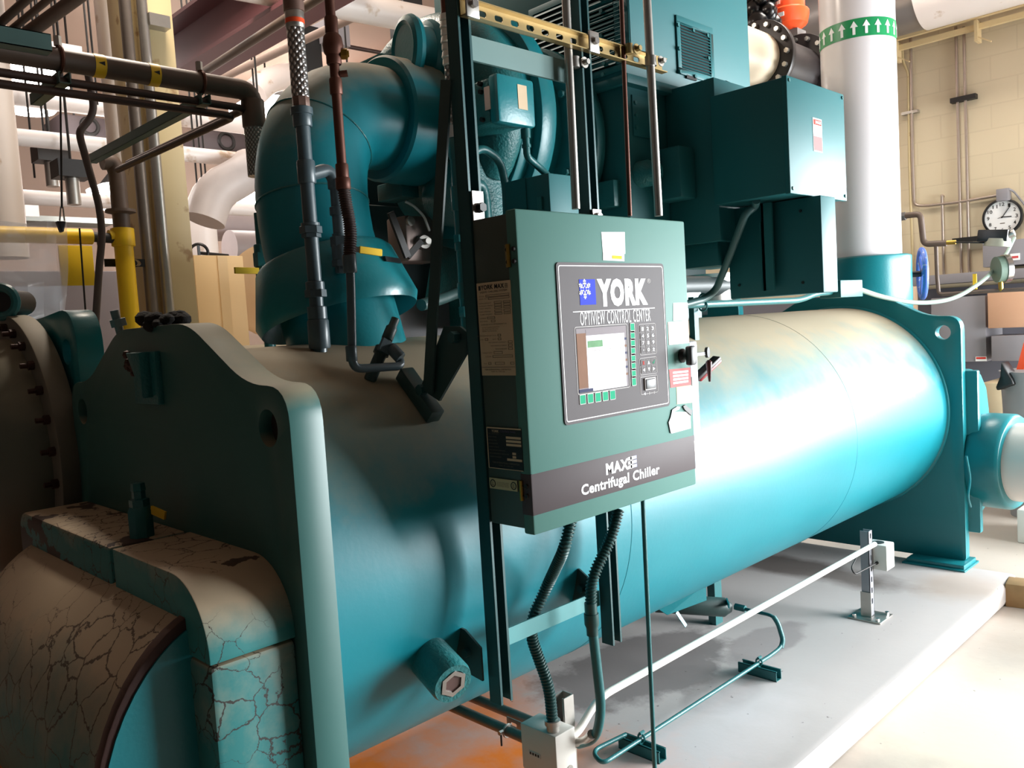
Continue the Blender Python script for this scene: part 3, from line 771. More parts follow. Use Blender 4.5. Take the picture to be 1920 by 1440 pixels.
# faceplate
FA, FB = AX(1042, 490, PX), AX(1254, 762, PX); FC_, FD = AX(1243, 496, PX), AX(1056, 797, PX)
fy0, fy1, fz0, fz1 = (FA.y + FD.y) / 2, (FB.y + FC_.y) / 2, (FB.z + FD.z) / 2, (FA.z + FC_.z) / 2
fp = slab('faceplate', FACE, pn, fy0, fy1, fz0, fz1, PX, .003, 0, .012); fp['label'] = 'charcoal keypad faceplate'
FXp = PX + .003
frame('border_line', WHITE, fp, fy0 + .006, fy1 - .006, fz0 + .007, fz1 - .007, .0022, .009, FXp)
# logo: snowflake on a blue square, maker's word, rule, title
y0, y1, z0, z1 = rect((1083.5, 524), (1116, 571))
slab('logo_square', BLUE, fp, y0, y1, z0, z1, FXp, e)
sn = MB(); c_ = V((FXp + .0008, y0 + (y1 - y0) * .32, z0 + (z1 - z0) * .62)); rr = (y1 - y0) * .40
for k in range(6):
    a = pi / 2 + k * pi / 3; d = V((0, cos(a), sin(a)))
    sn.bar(c_ + d * rr * .2, c_ + d * rr, rr * .13, .0006, d.cross(V((1, 0, 0))))
    for f_, l_ in ((.42, .3), (.68, .26)):
        for s_ in (-1, 1):
            a2 = a + s_ * radians(50); q = c_ + d * rr * f_; d2 = V((0, cos(a2), sin(a2)))
            sn.bar(q, q + d2 * rr * l_, rr * .11, .0006, d2.cross(V((1, 0, 0))))
sn.build('snowflake', WHITE, fp)
txt('YORK', 'brand_lettering', WHITE, fp, (1116.5, 522.5), (1213, 572), FXp, bold=.07)
txt('®', 'trademark_print', LINE, fp, (1211, 523), (1218, 531), FXp)
y0, y1, z0, z1 = rect((1072, 579), (1226, 583)); slab('title_rule', WHITE, fp, y0, y1, (z0 + z1) / 2 - .001, (z0 + z1) / 2 + .001, FXp, e)
txt('OPTIVIEW CONTROL CENTER', 'title_print', WHITE, fp, (1085, 584.5), (1218, 602), FXp, bold=.0, track=.12)
# display
y0, y1, z0, z1 = rect((1075, 610), (1179, 734))
A_, B_, C_, D_ = AX(1075, 612, PX), AX(1173, 608, PX), AX(1181, 727, PX), AX(1081, 740, PX)
y0, y1, z0, z1 = (A_.y + D_.y) / 2, (B_.y + C_.y) / 2, (C_.z + D_.z) / 2, (A_.z + B_.z) / 2
sc_ = frame('display_bezel', LINE, fp, y0, y1, z0, z1, .0016, .008, FXp)
sw, shh = y1 - y0, z1 - z0
def scr(nm, m, a, b, c, d, dx=.0004): return slab(nm, m, sc_, y0 + sw * a, y0 + sw * b, z0 + shh * c, z0 + shh * d, FXp, dx)
scr('screen', SCREENT, .03, .97, .03, .97)
scr('screen_side_column', SCREENB, .03, .2, .09, .9, .0007)
scr('screen_panel', SCREENW, .2, .93, .03, .86, .0008)
scr('screen_header', SCREENT, .2, .72, .885, .95, .0008)
scr('screen_picture', SCREENG, .22, .5, .68, .78, .0010)
scr('screen_picture', mat('screen_taupe', (176, 158, 140), .3, emit=.25), .55, .83, .73, .84, .0010)
scr('screen_tabs', SCREEND, .03, .28, .03, .075, .0010)
text('MAIN SYSTEM   TIME', 'screen_print', GINK, sc_, (FXp + .0005, y0 + sw * .3, z0 + shh * .62), (0, sw * .56, 0), (0, 0, .004), (1, 0, 0))
for k in range(6): scr('screen_tick', SCREEND if k % 2 else SCREENB, .925, .965, .2 + k * .11, .235 + k * .11, .0010)
# soft keys
kA, kB = AX(1183.5, 615, PX), AX(1186.5, 714, PX)
for k in range(8):
    t = k / 7; y = kA.y + (kB.y - kA.y) * t + .0; z = kA.z + (kB.z - kA.z) * t
    kk = slab('soft_key', GREENK, fp, y - .009, y + .009, z - .0125, z + .0125, FXp, .0012, 0, .003)
    frame('key_outline', LINE, kk, y - .0098, y + .0098, z - .0133, z + .0133, .0016, .0035, FXp, .0014)
kA, kB = AX(1090.5, 749, PX), AX(1146.5, 740.5, PX)
for k in range(5):
    t = k / 4; y = kA.y + (kB.y - kA.y) * t; z = kA.z + (kB.z - kA.z) * t
    kk = slab('soft_key', GREENK, fp, y - .011, y + .011, z - .0115, z + .0115, FXp, .0012, 0, .003)
    frame('key_outline', LINE, kk, y - .0118, y + .0118, z - .0123, z + .0123, .0016, .0035, FXp, .0014)
# number pad, cursor pad, switch
def pad(tl, br, rows, cell):
    a, b = AX(*tl, PX), AX(*br, PX); y0, y1, z0, z1 = a.y, b.y, b.z, a.z
    fr = frame('pad_outline', LINE, fp, y0, y1, z0, z1, .0011, .006, FXp)
    nr, nc = len(rows), len(rows[0]); cw, chh = (y1 - y0 - .008) / nc, (z1 - z0 - .008) / nr
    for i, r in enumerate(rows):
        for j, s_ in enumerate(r):
            yc, zc = y0 + .004 + cw * (j + .5), z1 - .004 - chh * (i + .5)
            kk = slab('pad_key', FACE, fp, yc - cw * .42, yc + cw * .42, zc - chh * .42, zc + chh * .42, FXp, .0014, 0, .002)
            frame('key_outline', LINE, kk, yc - cw * .44, yc + cw * .44, zc - chh * .44, zc + chh * .44, .0007, .002, FXp, .0014)
            w2, h2 = cw * .42, chh * .52
            m = WHITE; X_ = FXp + .0014
            if s_ in 'ULDR':
                P_ = {'U': [(-.5, -.5), (.5, -.5), (0, .5)], 'D': [(-.5, .5), (0, -.5), (.5, .5)], 'L': [(.5, -.5), (.5, .5), (-.5, 0)], 'R': [(-.5, -.5), (.5, 0), (-.5, .5)]}[s_]
                MB().prism([(X_, yc + a * w2, zc + b * h2) for a, b in P_], (.0005, 0, 0)).build('arrow_print', m, kk)
            elif s_ == 'V':
                MB().bar((X_, yc - w2 * .5, zc), (X_, yc - w2 * .1, zc - h2 * .5), .0025, .0008, (0, 1, 1)).bar((X_, yc - w2 * .1, zc - h2 * .5), (X_, yc + w2 * .5, zc + h2 * .5), .0025, .0008, (0, 1, -1)).build('tick_print', GREENI, kk)
            else:
                small = s_ == '.'
                text(s_, 'key_print', REDI if s_ == 'X' else WHITE, kk, (X_, yc - w2 * (.2 if small else .5), zc - h2 * (.15 if small else .5)), (0, w2 * (.4 if small else 1), 0), (0, 0, h2 * (.3 if small else 1)), (1, 0, 0), bold=.02)
pad((1195, 608), (1229.5, 663), ['123', '456', '789', '.0±'], 0)
pad((1197, 672), (1230.5, 699.5), ['XUV', 'LDR'], 0)
a, b = AX(1198, 707, PX), AX(1232, 735, PX)
fr = frame('pad_outline', LINE, fp, a.y, b.y, b.z, a.z, .0011, .006, FXp)
y0, y1, z0, z1 = rect((1207, 712), (1225, 727))
rk = slab('rocker_switch', BLACK, fp, y0, y1, z0, z1, FXp, .006, .001)
frame('rocker_bezel', LINE, rk, y0 - .003, y1 + .003, z0 - .003, z1 + .004, .003, .002, FXp, .004)
for k, s_ in enumerate('◄I0'):
    yk = y0 + (y1 - y0) * (k - .1) / 2
    if k == 0: MB().prism([(FXp, yk + .002, z0 - .016), (FXp, yk + .002, z0 - .008), (FXp, yk - .004, z0 - .012)], (.0005, 0, 0)).build('arrow_print', WHITE, rk)
    else: text(s_, 'switch_print', LINE, rk, (FXp, yk - .002, z0 - .016), (0, .003 if k == 1 else .005, 0), (0, 0, .007), (1, 0, 0))
# charcoal band with the product lettering, wrapping round the door edge
A_, B_, C_, D_ = AX(1000.6, 887, PX), AX(1300, 816.6, PX), AX(1303.5, 880, PX), AX(1002, 967, PX)
bz1, bz0 = (A_.z + B_.z) / 2, (C_.z + D_.z) / 2
bd = MB().box((PX - .035, PYa - .0008, bz0), (PX + .0008, PYb + .0008, bz1)).build('charcoal_band', BAND, pn, bev=.003); bd['label'] = 'charcoal name band across the door'
mA, mB, mC = AX(1136, 891, PX), AX(1136, 869, PX), AX(1179, 880, PX)
text('MAX', 'series_lettering', WHITE, bd, (PX + .0008, mA.y, mA.z), (0, mC.y - mA.y, 0), (0, 0, mB.z - mA.z), (1, 0, 0), bold=.045)
a, b = AX(1180, 857, PX), AX(1194, 882, PX); b.z = mA.z; eh = mB.z - mA.z + .003; a.z = b.z + eh
EB = mat('fading_blue_print', (150, 160, 215), .5, var=.02)
for k in range(3):
    z = b.z + eh * (.03 + .34 * k); slab('letter_bar', WHITE if k else WHITE, bd, a.y - .008, a.y + (b.y - a.y) * .55, z, z + eh * .25, PX + .0008, e)
    slab('letter_bar', EB, bd, a.y + (b.y - a.y) * .55, b.y, z, z + eh * .25, PX + .0008, e)
slab('letter_stem', WHITE, bd, a.y + .002, a.y + .008, b.z, a.z - eh * .05, PX + .0008, e)
p_, q_ = AX(1090, 931, PX), AX(1236.6, 893, PX)
zb, zt2 = AX(1091, 930, PX).z, AX(1091, 909, PX).z
text('Centrifugal Chiller', 'product_lettering', WHITE, bd, (PX + .0008, p_.y, zb - .007), (0, q_.y - p_.y, 0), (0, 0, zt2 - zb + .007), (1, 0, 0), bold=.03)
# paper notes on the door
def note(nm, m, *px, parent=pn, x0=PX, th=.0008, lab=None):
    o = MB().prism([V((x0, AX(*q, x0).y, AX(*q, x0).z)) for q in px], (th, 0, 0)).build(nm, m, parent)
    if lab: o['label'] = lab
    return o
n1 = note('paper_label', PAPER, (1127, 435), (1171, 435), (1172, 476), (1130, 474))
note('paper_label', PAPER, (1130, 473), (1170, 475), (1170, 490), (1130, 488), th=.0012)
note('yellow_strip', YELV, (1147, 479), (1165, 480), (1165, 486), (1147, 485), parent=n1, th=.0018)
note('paper_label', PAPER, (1262, 568), (1289, 567.5), (1290, 600), (1262, 601.5))
n2 = note('pink_label', PAPERO, (1252, 604), (1290, 601), (1292, 643), (1254, 647))
note('label_text_area', PAPER, (1257, 608), (1287, 605.5), (1288, 637), (1258, 642), parent=n2, th=.0012)
n3 = note('warning_label', PAPERP, (1254, 693), (1294, 689), (1295.5, 722), (1257, 727))
for k in range(4):
    note('label_text_area', PAPER, (1261 + k * .3, 697 + k * 6.5), (1290, 694 + k * 6.2), (1290, 698 + k * 6.2), (1261 + k * .3, 701 + k * 6.5), parent=n3, th=.0012)
note('yellow_label', PAPERY, (1268, 725), (1296, 722), (1297, 755), (1269, 758))
note('paper_label', PAPER, (1260, 772), (1294, 772), (1295, 803), (1258.5, 813))
note('torn_tape', BLACK, (1259, 768), (1268, 762), (1274, 763), (1272, 768), (1264, 771), (1262, 790), (1259, 812), (1256, 812), (1252, 792), (1256, 782), th=.003)
note('torn_tape', DARKM, (1279, 762), (1283, 759), (1296, 770), (1294, 779), (1282, 768), th=.004)
# T handle with key, and key ring
hp = AX(1282, 666, PX)
h1 = AX(1277, 649, PX); h2 = AX(1279, 685, PX)
hd = MB().obox((PX + .03, (h1.y + h2.y) / 2 + .002, (h1.z + h2.z) / 2), (.011, 0, 0), (0, .0145, 0), (0, 0, (h1.z - h2.z) / 2)).build('door_handle', BLACK, pn, bev=.006)
MB().lathe((PX, (h1.y + h2.y) / 2 + .002, (h1.z + h2.z) / 2), (1, 0, 0), [(0, .02), (.004, .02), (.01, .012), (.024, .012)], 20).build('handle_stem', BLACK, hd)
kp = V((PX + .035, (h1.y + h2.y) / 2 + .01, (h1.z + h2.z) / 2 + .002))
MB().bar(kp, kp + V((.004, .045, 0)), .009, .012).build('key', BLACK, hd)
MB().lathe(kp + V((.006, .058, .002)), (1, .3, 0), [(-.004, .015), (.004, .015)], 20).build('key_bow', BLACK, hd)
kh = kp + V((.006, .064, -.02))
MB().lathe(kh, (0, 0, -1), [(0, .004), (.005, .009), (.02, .008), (.06, .0035), (.062, .003)], 12).build('hanging_key', mat('dark_red_key', (70, 26, 28), .4), hd)
# hinges, plates on the narrow side
def sq(p, q): a, b = AY(*p, PYa), AY(*q, PYa); return a, b
def sideplate(nm, m, tl, br, parent=pn, y=PYa, th=.0015, lab=None):
    a, b = AY(*tl, y), AY(*br, y)
    o = MB().box((min(a.x, b.x), y - th, min(a.z, b.z)), (max(a.x, b.x), y, max(a.z, b.z))).build(nm, m, parent)
    if lab: o['label'] = lab
    return o, min(a.x, b.x), max(a.x, b.x), min(a.z, b.z), max(a.z, b.z)
def hinge(p, q, r1, r2):
    a, b = AY(*p, PYa), AY(*q, PYa)
    x0, x1, z0, z1 = min(a.x, b.x), max(a.x, b.x), min(a.z, b.z), max(a.z, b.z)
    o = MB().box((x0, PYa - .004, z0), (x1, PYa + .002, z1)).build('hinge', GOLDZ, pn, bev=.001)
    MB().cyl((x1, PYa - .004, z0), (x1, PYa - .004, z1), .005, seg=12).build('hinge_pin', BRASS, o)
    for x in (x0 + .008, x1 + .016):
        for z in (z0 + .012, z1 - .012): MB().lathe((x, PYa - .002, z), (0, -1, 0), [(0, .006), (.004, .005)], 12).build('hinge_screw', DARKM, o)
hinge((948, 459), (957, 501), 0, 0)
hinge((974, 900), (981, 938), 0, 0)
o, x0, x1, z0, z1 = sideplate('nameplate', TAN, (894, 532), (968, 704)); o['label'] = 'tan printed data plate'
yp = PYa - .0016
def st(s, m, a, b, c, d, **k):     # text on the data plate, fractions of its width and height (from the top)
    W_, H_ = x1 - x0, z1 - z0
    return text(s, 'plate_print', m, o, (x0 + W_ * a, yp, z1 - H_ * d), (W_ * (b - a), 0, 0), (0, 0, H_ * (d - c)), (0, -1, 0), **k)
st('YORK MAX', INK, .13, .82, .025, .075, bold=.03)
st('LIQUID CHILLING SYSTEM', INK, .1, .9, .09, .113)
def bx(a, b, c, d):
    W_, H_ = x1 - x0, z1 - z0; X0, X1, Z0, Z1 = x0 + W_ * a, x0 + W_ * b, z1 - H_ * d, z1 - H_ * c; t = .0008
    q = MB(); q.box((X0, yp - .0005, Z0), (X1, yp, Z0 + t)); q.box((X0, yp - .0005, Z1 - t), (X1, yp, Z1)); q.box((X0, yp - .0005, Z0), (X0 + t, yp, Z1)); q.box((X1 - t, yp - .0005, Z0), (X1, yp, Z1))
    q.build('form_box', GINK, o)
MB().box((x0 + (x1 - x0) * .06, yp - .0006, z1 - (z1 - z0) * .078), (x0 + (x1 - x0) * .12, yp, z1 - (z1 - z0) * .03)).build('logo_square', INK, o)
for k in range(3): MB().box((x0 + (x1 - x0) * .84, yp - .0006, z1 - (z1 - z0) * (.04 + .017 * k)), (x0 + (x1 - x0) * .92, yp, z1 - (z1 - z0) * (.032 + .017 * k))).build('letter_bar', GINK, o)
rows = [('UNIT MODEL', .26, .95, .135), ('SERIAL NO', .33, .95, .163), ('REFRIGERANT', .5, .72, .21), ('DESIGN PRESS', .5, .72, .238), ('TEST PRESS', .5, .72, .266), ('MAX DESIGN', .5, .72, .3), ('TUBE PASSES', .5, .72, .33), ('CHARGE', .27, .5, .37), ('FACTORY', .38, .5, .405)]
for s_, a, b, c in rows:
    st(s_, GINK, .05, min(.05 + .034 * len(s_), a - .03), c + .004, c + .016); bx(a, b, c - .002, c + .021)
    if a == .5: bx(.77, .97, c - .002, c + .021)
st('CHARGED WITH REFRIGERANT OIL', GINK, .07, .84, .442, .456)
for k, s_ in enumerate(('DO NOT CHARGE SYSTEM WITH', 'OIL OTHER THAN TYPE LISTED', 'REFER TO MANUAL')): st(s_, GINK, .1, .62 - .04 * k, .475 + .02 * k, .487 + .02 * k)
for s_, a, b, c in [('COMPRESSOR MOTOR VOLTS', .55, .64, .56), ('PHASE', .16, .25, .60), ('HERTZ', .55, .64, .60), ('MIN CIRCUIT AMPACITY', .84, .96, .635), ('MAX INRUSH CURRENT', .84, .96, .67), ('MAX FUSE SIZE', .84, .96, .705), ('CURRENT DATE', .4, .66, .745), ('CODE NO', .36, .95, .785), ('SHOP', .22, .3, .86), ('', .42, .7, .86), ('', .87, .98, .86)]:
    if s_: st(s_, GINK, a - .03 - .027 * len(s_), a - .04, c + .004, c + .016)
    bx(a, b, c - .004, c + .022)
MB().box((x0, yp - .0005, z1 - (z1 - z0) * .912), (x1, yp, z1 - (z1 - z0) * .907)).build('plate_rule', GINK, o)
st('YORK INTERNATIONAL CORPORATION', INK, .1, .88, .928, .943); st('YORK, PA 17405 USA', INK, .28, .7, .952, .966)
o, x0, x1, z0, z1 = sideplate('rating_plate', mat('black_plate', (24, 20, 22), .5), (913, 800), (982.5, 884)); o['label'] = 'black rating plate with pale edge'
yp = PYa - .0016
q = MB(); t = .003
for n_, (a, b) in {'t': ((x0, z1 - t), (x1, z1)), 'b': ((x0, z0), (x1, z0 + .0015)), 'l': ((x0, z0), (x0 + .002, z1))}.items(): MB().box((a[0], yp - .0006, a[1]), (b[0], yp, b[1])).build('plate_edge', TAN, o)
st('YORK', TAN, .15, .36, .06, .12, bold=.02); st('CONTROL PANEL', mat('purple_print', (88, 70, 100), .6), .4, .85, .065, .11)
for k, s_ in enumerate(('U.L. FILE NO.', 'MOD. PANEL', 'SERIAL NO.', 'REFRIGERANT', 'SUPPLY VOLTS', 'MIN CIRCUIT AMPACITY', 'MAX OVERCURRENT PROTECTOR', 'WIRING DIAGRAM')): st(s_, GINK, .05, min(.62, .05 + .024 * len(s_)), .14 + .08 * k, .165 + .08 * k)
for a, b, c in ((.56, .98, .2), (.56, .98, .285), (.56, .98, .37), (.72, .82, .575), (.72, .82, .655), (.56, .98, .725)):
    W_, H_ = x1 - x0, z1 - z0; MB().box((x0 + W_ * a, yp - .0006, z1 - H_ * (c + .055)), (x0 + W_ * b, yp, z1 - H_ * c)).build('value_strip', TAN, o)
st('YORK INTERNATIONAL CORPORATION', GINK, .12, .9, .83, .87); st('YORK, PA 17405 USA', GINK, .3, .72, .9, .93)
o, x0, x1, z0, z1 = sideplate('approval_plate', mat('pale_gold_plate', (196, 178, 136), .45, .2), (918, 895), (971, 922)); o['label'] = 'small pale approval plate'
for f_ in (.13, .88): MB().torus((x0 + (x1 - x0) * f_, yp, (z0 + z1) / 2), (0, 1, 0), .0085, .0012, 24, 6).build('approval_mark', INK, o); text('UL', 'approval_print', INK, o, (x0 + (x1 - x0) * f_ - .004, yp, (z0 + z1) / 2 - .005), (.008, 0, 0), (0, 0, .010), (0, -1, 0))
for k, s_ in enumerate(('LISTED ENCLOSED', 'INDUSTRIAL', 'CONTROL PANEL')): st(s_, GINK, .28, .72, .3 + .16 * k, .4 + .16 * k)
# disconnect switch housing on the far side of the cabinet
ds = MB(); a = AX(1316, 640, -1.36)
dsx = thing('disconnect_switch', 'white switch housing with red and black lever at the right edge of the control panel', 'switch', (-1.42, PYb + .03, 1.2))
y0 = PYb + .004; y1 = AX(1312, 740, PX).y + .004
dz1 = AX(1304, 640, PX).z; dz0 = AX(1310, 852, PX).z
MB().box((PX - .09, y0, dz0 + .04), (PX - .004, y1, dz1)).build('housing', mat('pale_blue_white_enclosure', (214, 220, 236), .4), dsx, bev=.004)
MB().box((PX - .06, y0, dz0), (PX - .012, y1 + .004, dz0 + .045)).build('lower_bracket', ZINC, dsx, bev=.002)
lv0 = AX(1310, 712, PX - .03); lv1 = AX(1343, 668, PX - .03)
l0, l1 = V((PX - .03, y1 + .006, AX(1316, 712, PX - .03).z)), V((PX - .005, AX(1345, 670, PX - .005).y, AX(1345, 670, PX - .005).z))
MB().lathe(V((PX - .04, y1 + .002, AX(1320, 725, PX).z)), (1, .3, 0), [(-.004, .055), (.004, .055)], 32).build('switch_disc', BLACK, dsx)
MB().bar(l0, l1, .03, .012, (1, 0, 0)).build('lever', BLACK, dsx, bev=.004)
dn = (l1 - l0).normalized(); off = V((.004, .5, -.62)).normalized() * .011
MB().bar(l0 + dn * .02 + off, l1 + off, .024, .012, (1, 0, 0)).build('lever_grip', REDH, dsx, bev=.004)
q0 = AX(1303, 706, PX); q1 = AX(1309, 722, PX)
MB().box((PX - .004, y0 + .002, q1.z), (PX - .003, y0 + .02, q0.z)).build('printed_label', LINE, dsx)

# ------------------------------------------------------------------ strut frame that carries the panel
SX = -1.5
def channel(mb, p, q, open_dir, w=.041, t=.003, lip=.007):
    p, q = V(p), V(q); d = (q - p).normalized(); o = V(open_dir); s = d.cross(o).normalized(); h = (q - p) / 2; c = (p + q) / 2
    mb.obox(c - o * (w / 2 - t / 2), h, s * w / 2, o * t / 2)
    for k in (-1, 1):
        mb.obox(c + s * k * (w / 2 - t / 2), h, s * t / 2, o * w / 2)
        mb.obox(c + s * k * (w / 2 - lip / 2) + o * (w / 2 - t / 2), h, s * lip / 2, o * t / 2)
    return mb
GSTRUT = mat('dark_teal_strut_paint', (36, 74, 76), .35, .15, var=.08, scale=8)
cen = lambda y, z: V((SX - .0205, y, z))
sL = channel(MB(), cen(1.388, .655), cen(1.388, H), (1, 0, 0)).build('strut_upright', GSTRUT)
tag(sL, 'tall dark teal slotted upright on the left side of the control panel', 'strut', 'panel frame uprights')
sR = channel(MB(), cen(1.836, .665), cen(1.836, H), (1, 0, 0)).build('strut_upright', GSTRUT)
tag(sR, 'tall dark teal upright passing behind the middle of the control panel', 'strut', 'panel frame uprights')
zl = (AX(935, 1220, SX).z + AX(1110, 1140, SX).z) / 2
tag(MB().box((SX - .046, 1.41, zl - .022), (SX - .041, 1.815, zl + .022)).build('cross_bar', mat('pale_teal_bar', (72, 140, 142), .45)), 'flat teal bar joining the two uprights below the control panel', 'bar')
zu = AX(960, 108, SX - .04).z
tag(MB().box((SX - .05, 1.41, zu - .03), (SX - .0415, 1.83, zu + .03)).build('cross_bar', mat('grey_teal_bar', (92, 122, 120), .45)), 'grey teal flat bar crossing between the uprights near the top', 'bar')
# slotted yellow-zinc rail with clamps
rl_ = thing('slotted_rail', 'golden slotted steel rail clamped across the uprights at the top', 'rail', (SX + .02, 1.78, 2.33))
zr = 2.352
o_ = [(SX + .0, y, z) for y, z in ((1.375, zr - .0205), (2.19, zr - .0205), (2.19, zr + .0205), (1.375, zr + .0205))]
hs = []
for k in range(13):
    y = 1.445 + k * .056
    if abs(y - 1.388) < .05 or abs(y - 1.836) < .02: continue
    hs.append([(SX, y + a, zr + b) for a, b in fillet([(-.014, -.007), (.014, -.007), (.014, .007), (-.014, .007)], [.0065] * 4, 3)])
rb_ = MB().plate(o_, hs, (.003, 0, 0)); rb_.box((SX + .0015, 1.375, zr + .0175), (SX + .022, 2.19, zr + .0205)); rb_.box((SX + .0015, 1.375, zr - .0205), (SX + .022, 2.19, zr - .0175))
rb_.build('rail', GOLDZ, rl_)
for y in (1.393, 1.84):
    w_ = MB().box((SX + .022, y - .02, zr - .026), (SX + .028, y + .02, zr + .03)).build('square_washer', ZINC, rl_, bev=.001)
    MB().hexa((SX + .028, y, zr + .004), (SX + .038, y, zr + .004), .010).build('bolt', STEEL, w_)
bR = MB().box((SX + .003, 1.372, 1.83), (SX + .007, 1.408, 1.925)).build('fixing_plate', ZINC, None)
tag(bR, 'small zinc plate with bolt on the left upright above the cabinet corner', 'bracket')
MB().hexa(V((SX + .007, 1.392, 1.885)), V((SX + .022, 1.392, 1.885)), .012).build('bolt', BLACK, bR)
bR2 = MB().box((SX + .003, 1.82, 1.85), (SX + .007, 1.856, 1.905)).build('fixing_plate', ZINC)
tag(bR2, 'small zinc plate showing above the middle of the cabinet top', 'bracket')
MB().hexa(V((SX + .007, 1.838, 1.885)), V((SX + .018, 1.838, 1.885)), .011).build('bolt', STEEL, bR2)
# conduits running up in front of the rail
def pole(px_top, px_bot, x, r, m, name, label, cat, g=None, z1=5.28):
    a, b = AX(*px_top, x), AX(*px_bot, x); d = (a - b).normalized(); t = (z1 - b.z) / d.z
    return tag(MB().cyl(b, b + d * t, r, seg=16).build(name, m), label, cat, g)
xp = SX - .014
p1_ = pole((1061, 0), (1080, 392), xp, .0115, ZINC, 'conduit_riser', 'silver conduit rising behind the cabinet, leftmost of the three bright poles', 'conduit', 'silver conduit risers')
p2_ = pole((1165, 0), (1181, 405), SX + .012, .0065, COPPER, 'copper_tube', 'thin brown copper tube rising between two silver conduits', 'tube')
p3_ = pole((1213, 0), (1235, 405), SX + .034, .0125, ZINC, 'conduit_riser', 'silver conduit rising at the right end of the slotted rail', 'conduit', 'silver conduit risers')
def clamp(x, y, z, r, label, m=ZINC):
    c = thing('pipe_clamp', label, 'clamp', (x, y, z - .02))
    MB().lathe((x, y, z), (0, 0, 1), [(-.014, r), (-.014, r + .004), (.014, r + .004), (.014, r)], 20).build('clamp_band', m, c)
    MB().hexa((x + r, y + r + .012, z), (x + r + .02, y + r + .012, z), .008).build('clamp_bolt', m, c)
    MB().lathe((x + r + .004, y + r + .012, z), (1, 0, 0), [(0, .015), (.003, .015)], 20).build('clamp_washer', m, c)
y_ = AX(1075, 105, xp); clamp(xp, y_.y, zr - .05, .0125, 'clamp on the left silver conduit under the rail')
y_ = AX(1170, 95, SX + .012); clamp(SX + .03, y_.y, y_.z, .007, 'brassy clamp on the thin copper tube at the rail', GOLDZ)
y_ = AX(1220, 115, SX + .034); clamp(SX + .034, y_.y, y_.z, .013, 'clamp on the right silver conduit at the rail end')
# struts and knuckle bracket tying the frame back to the tank
yk = 1.385
hit = TANK(793, 748); nn = V((hit.x - XC, 0, hit.z - ZC)).normalized(); ta = V((nn.z, 0, -nn.x))
bk = thing('tank_bracket', 'dark grey plate bracket on a welded block atop the tank beside the cabinet', 'bracket', hit)
cb = V((XC, yk, ZC)) + nn * (RS + .02)
MB().obox(cb, ta * .085, V((0, .022, 0)), nn * .02).build('base_block', DARKG, bk, bev=.004)
MB().prism([AY(788, 728, yk), AY(823, 752, yk), AY(873, 664, yk), AY(874, 622, yk), AY(862, 612, yk), AY(832, 612, yk)], (0, .008, 0)).build('gusset_plate', DARKG, bk)
for px, py in ((858, 632), (797, 730)):
    q = AY(px, py, yk); MB().hexa(q + V((0, -.022, 0)), q, .015).build('bolt', GSTRUT, bk)
a, b = AX(838, 150, -1.545), AY(803, 735, yk - .012); a.y = min(a.y, 1.36)
tag(MB().bar(a, b, .037, .006, (1, 0, 0)).build('brace_bar', DARKG), 'long dark green flat bar leaning from the tank bracket up to the left upright', 'brace')
for px, py, y in ((905, 1228, 1.36), (1122, 1105, 1.81)):
    q = AX(px, py, SX - .045)
    pb_ = MB().prism([(SX - .16, y - .012, q.z - .05), (SX - .043, y - .012, q.z - .065), (SX - .043, y - .012, q.z + .02), (SX - .10, y - .012, q.z + .055), (SX - .16, y - .012, q.z + .06)], (0, .006, 0)).build('bracket_plate', DARKG)
    tag(pb_, 'dark plate bracket joining the %s upright to the lower side of the tank' % ('left' if px < 1000 else 'right'), 'bracket')
    MB().hexa((SX - .09, y - .026, q.z + .0), (SX - .09, y - .011, q.z), .012).build('bolt', GSTRUT, pb_)

# ------------------------------------------------------------------ small piping around the elbow
def fit(mb, p, d, L, r, r2=None, seg=20, hexn=False): return mb.lathe(p, d, [(0, r * .92), (L * .06, r), (L * .94, r if r2 is None else r2), (L, (r if r2 is None else r2) * .92)], 6 if hexn else seg)


def braid_mat(name, rgb, metal=.8, sc=90):
    m = mat(name, rgb, .35, metal, var=.05); g = NT(m); tc = g.n('ShaderNodeTexCoord'); mp = g.n('ShaderNodeMapping'); g.l(tc.outputs['Object'], mp.inputs[0])
    out = None
    for s_ in (1, -1):
        wv = g.n('ShaderNodeTexWave', wave_type='BANDS', bands_direction='DIAGONAL'); wv.inputs['Scale'].default_value = sc / 3
        mp2 = g.n('ShaderNodeMapping'); mp2.inputs['Scale'].default_value = (s_, s_, 1); g.l(tc.outputs['Object'], mp2.inputs[0]); g.l(mp2.outputs[0], wv.inputs[0])
        if out is None: out = wv.outputs['Fac']
        else:
            mx = g.n('ShaderNodeMath', operation='MULTIPLY'); g.l(out, mx.inputs[0]); g.l(wv.outputs['Fac'], mx.inputs[1]); out = mx.outputs[0]
    bp = g.n('ShaderNodeBump'); bp.inputs['Strength'].default_value = 1; bp.inputs['Distance'].default_value = .004; g.l(out, bp.inputs['Height']); g.l(bp.outputs[0], g.b.inputs['Normal'])
    mr = g.n('ShaderNodeMix', data_type='RGBA'); mr.inputs[6].default_value = tuple(v * .25 for v in lin(rgb)[:3]) + (1,); mr.inputs[7].default_value = lin(rgb); g.l(out, mr.inputs[0])
    mu = g.n('ShaderNodeMath', operation='POWER'); mu.inputs[1].default_value = .6; g.l(out, mu.inputs[0]); g.l(mu.outputs[0], mr.inputs[0]); g.l(mr.outputs[2], g.b.inputs['Base Color'])
    return m


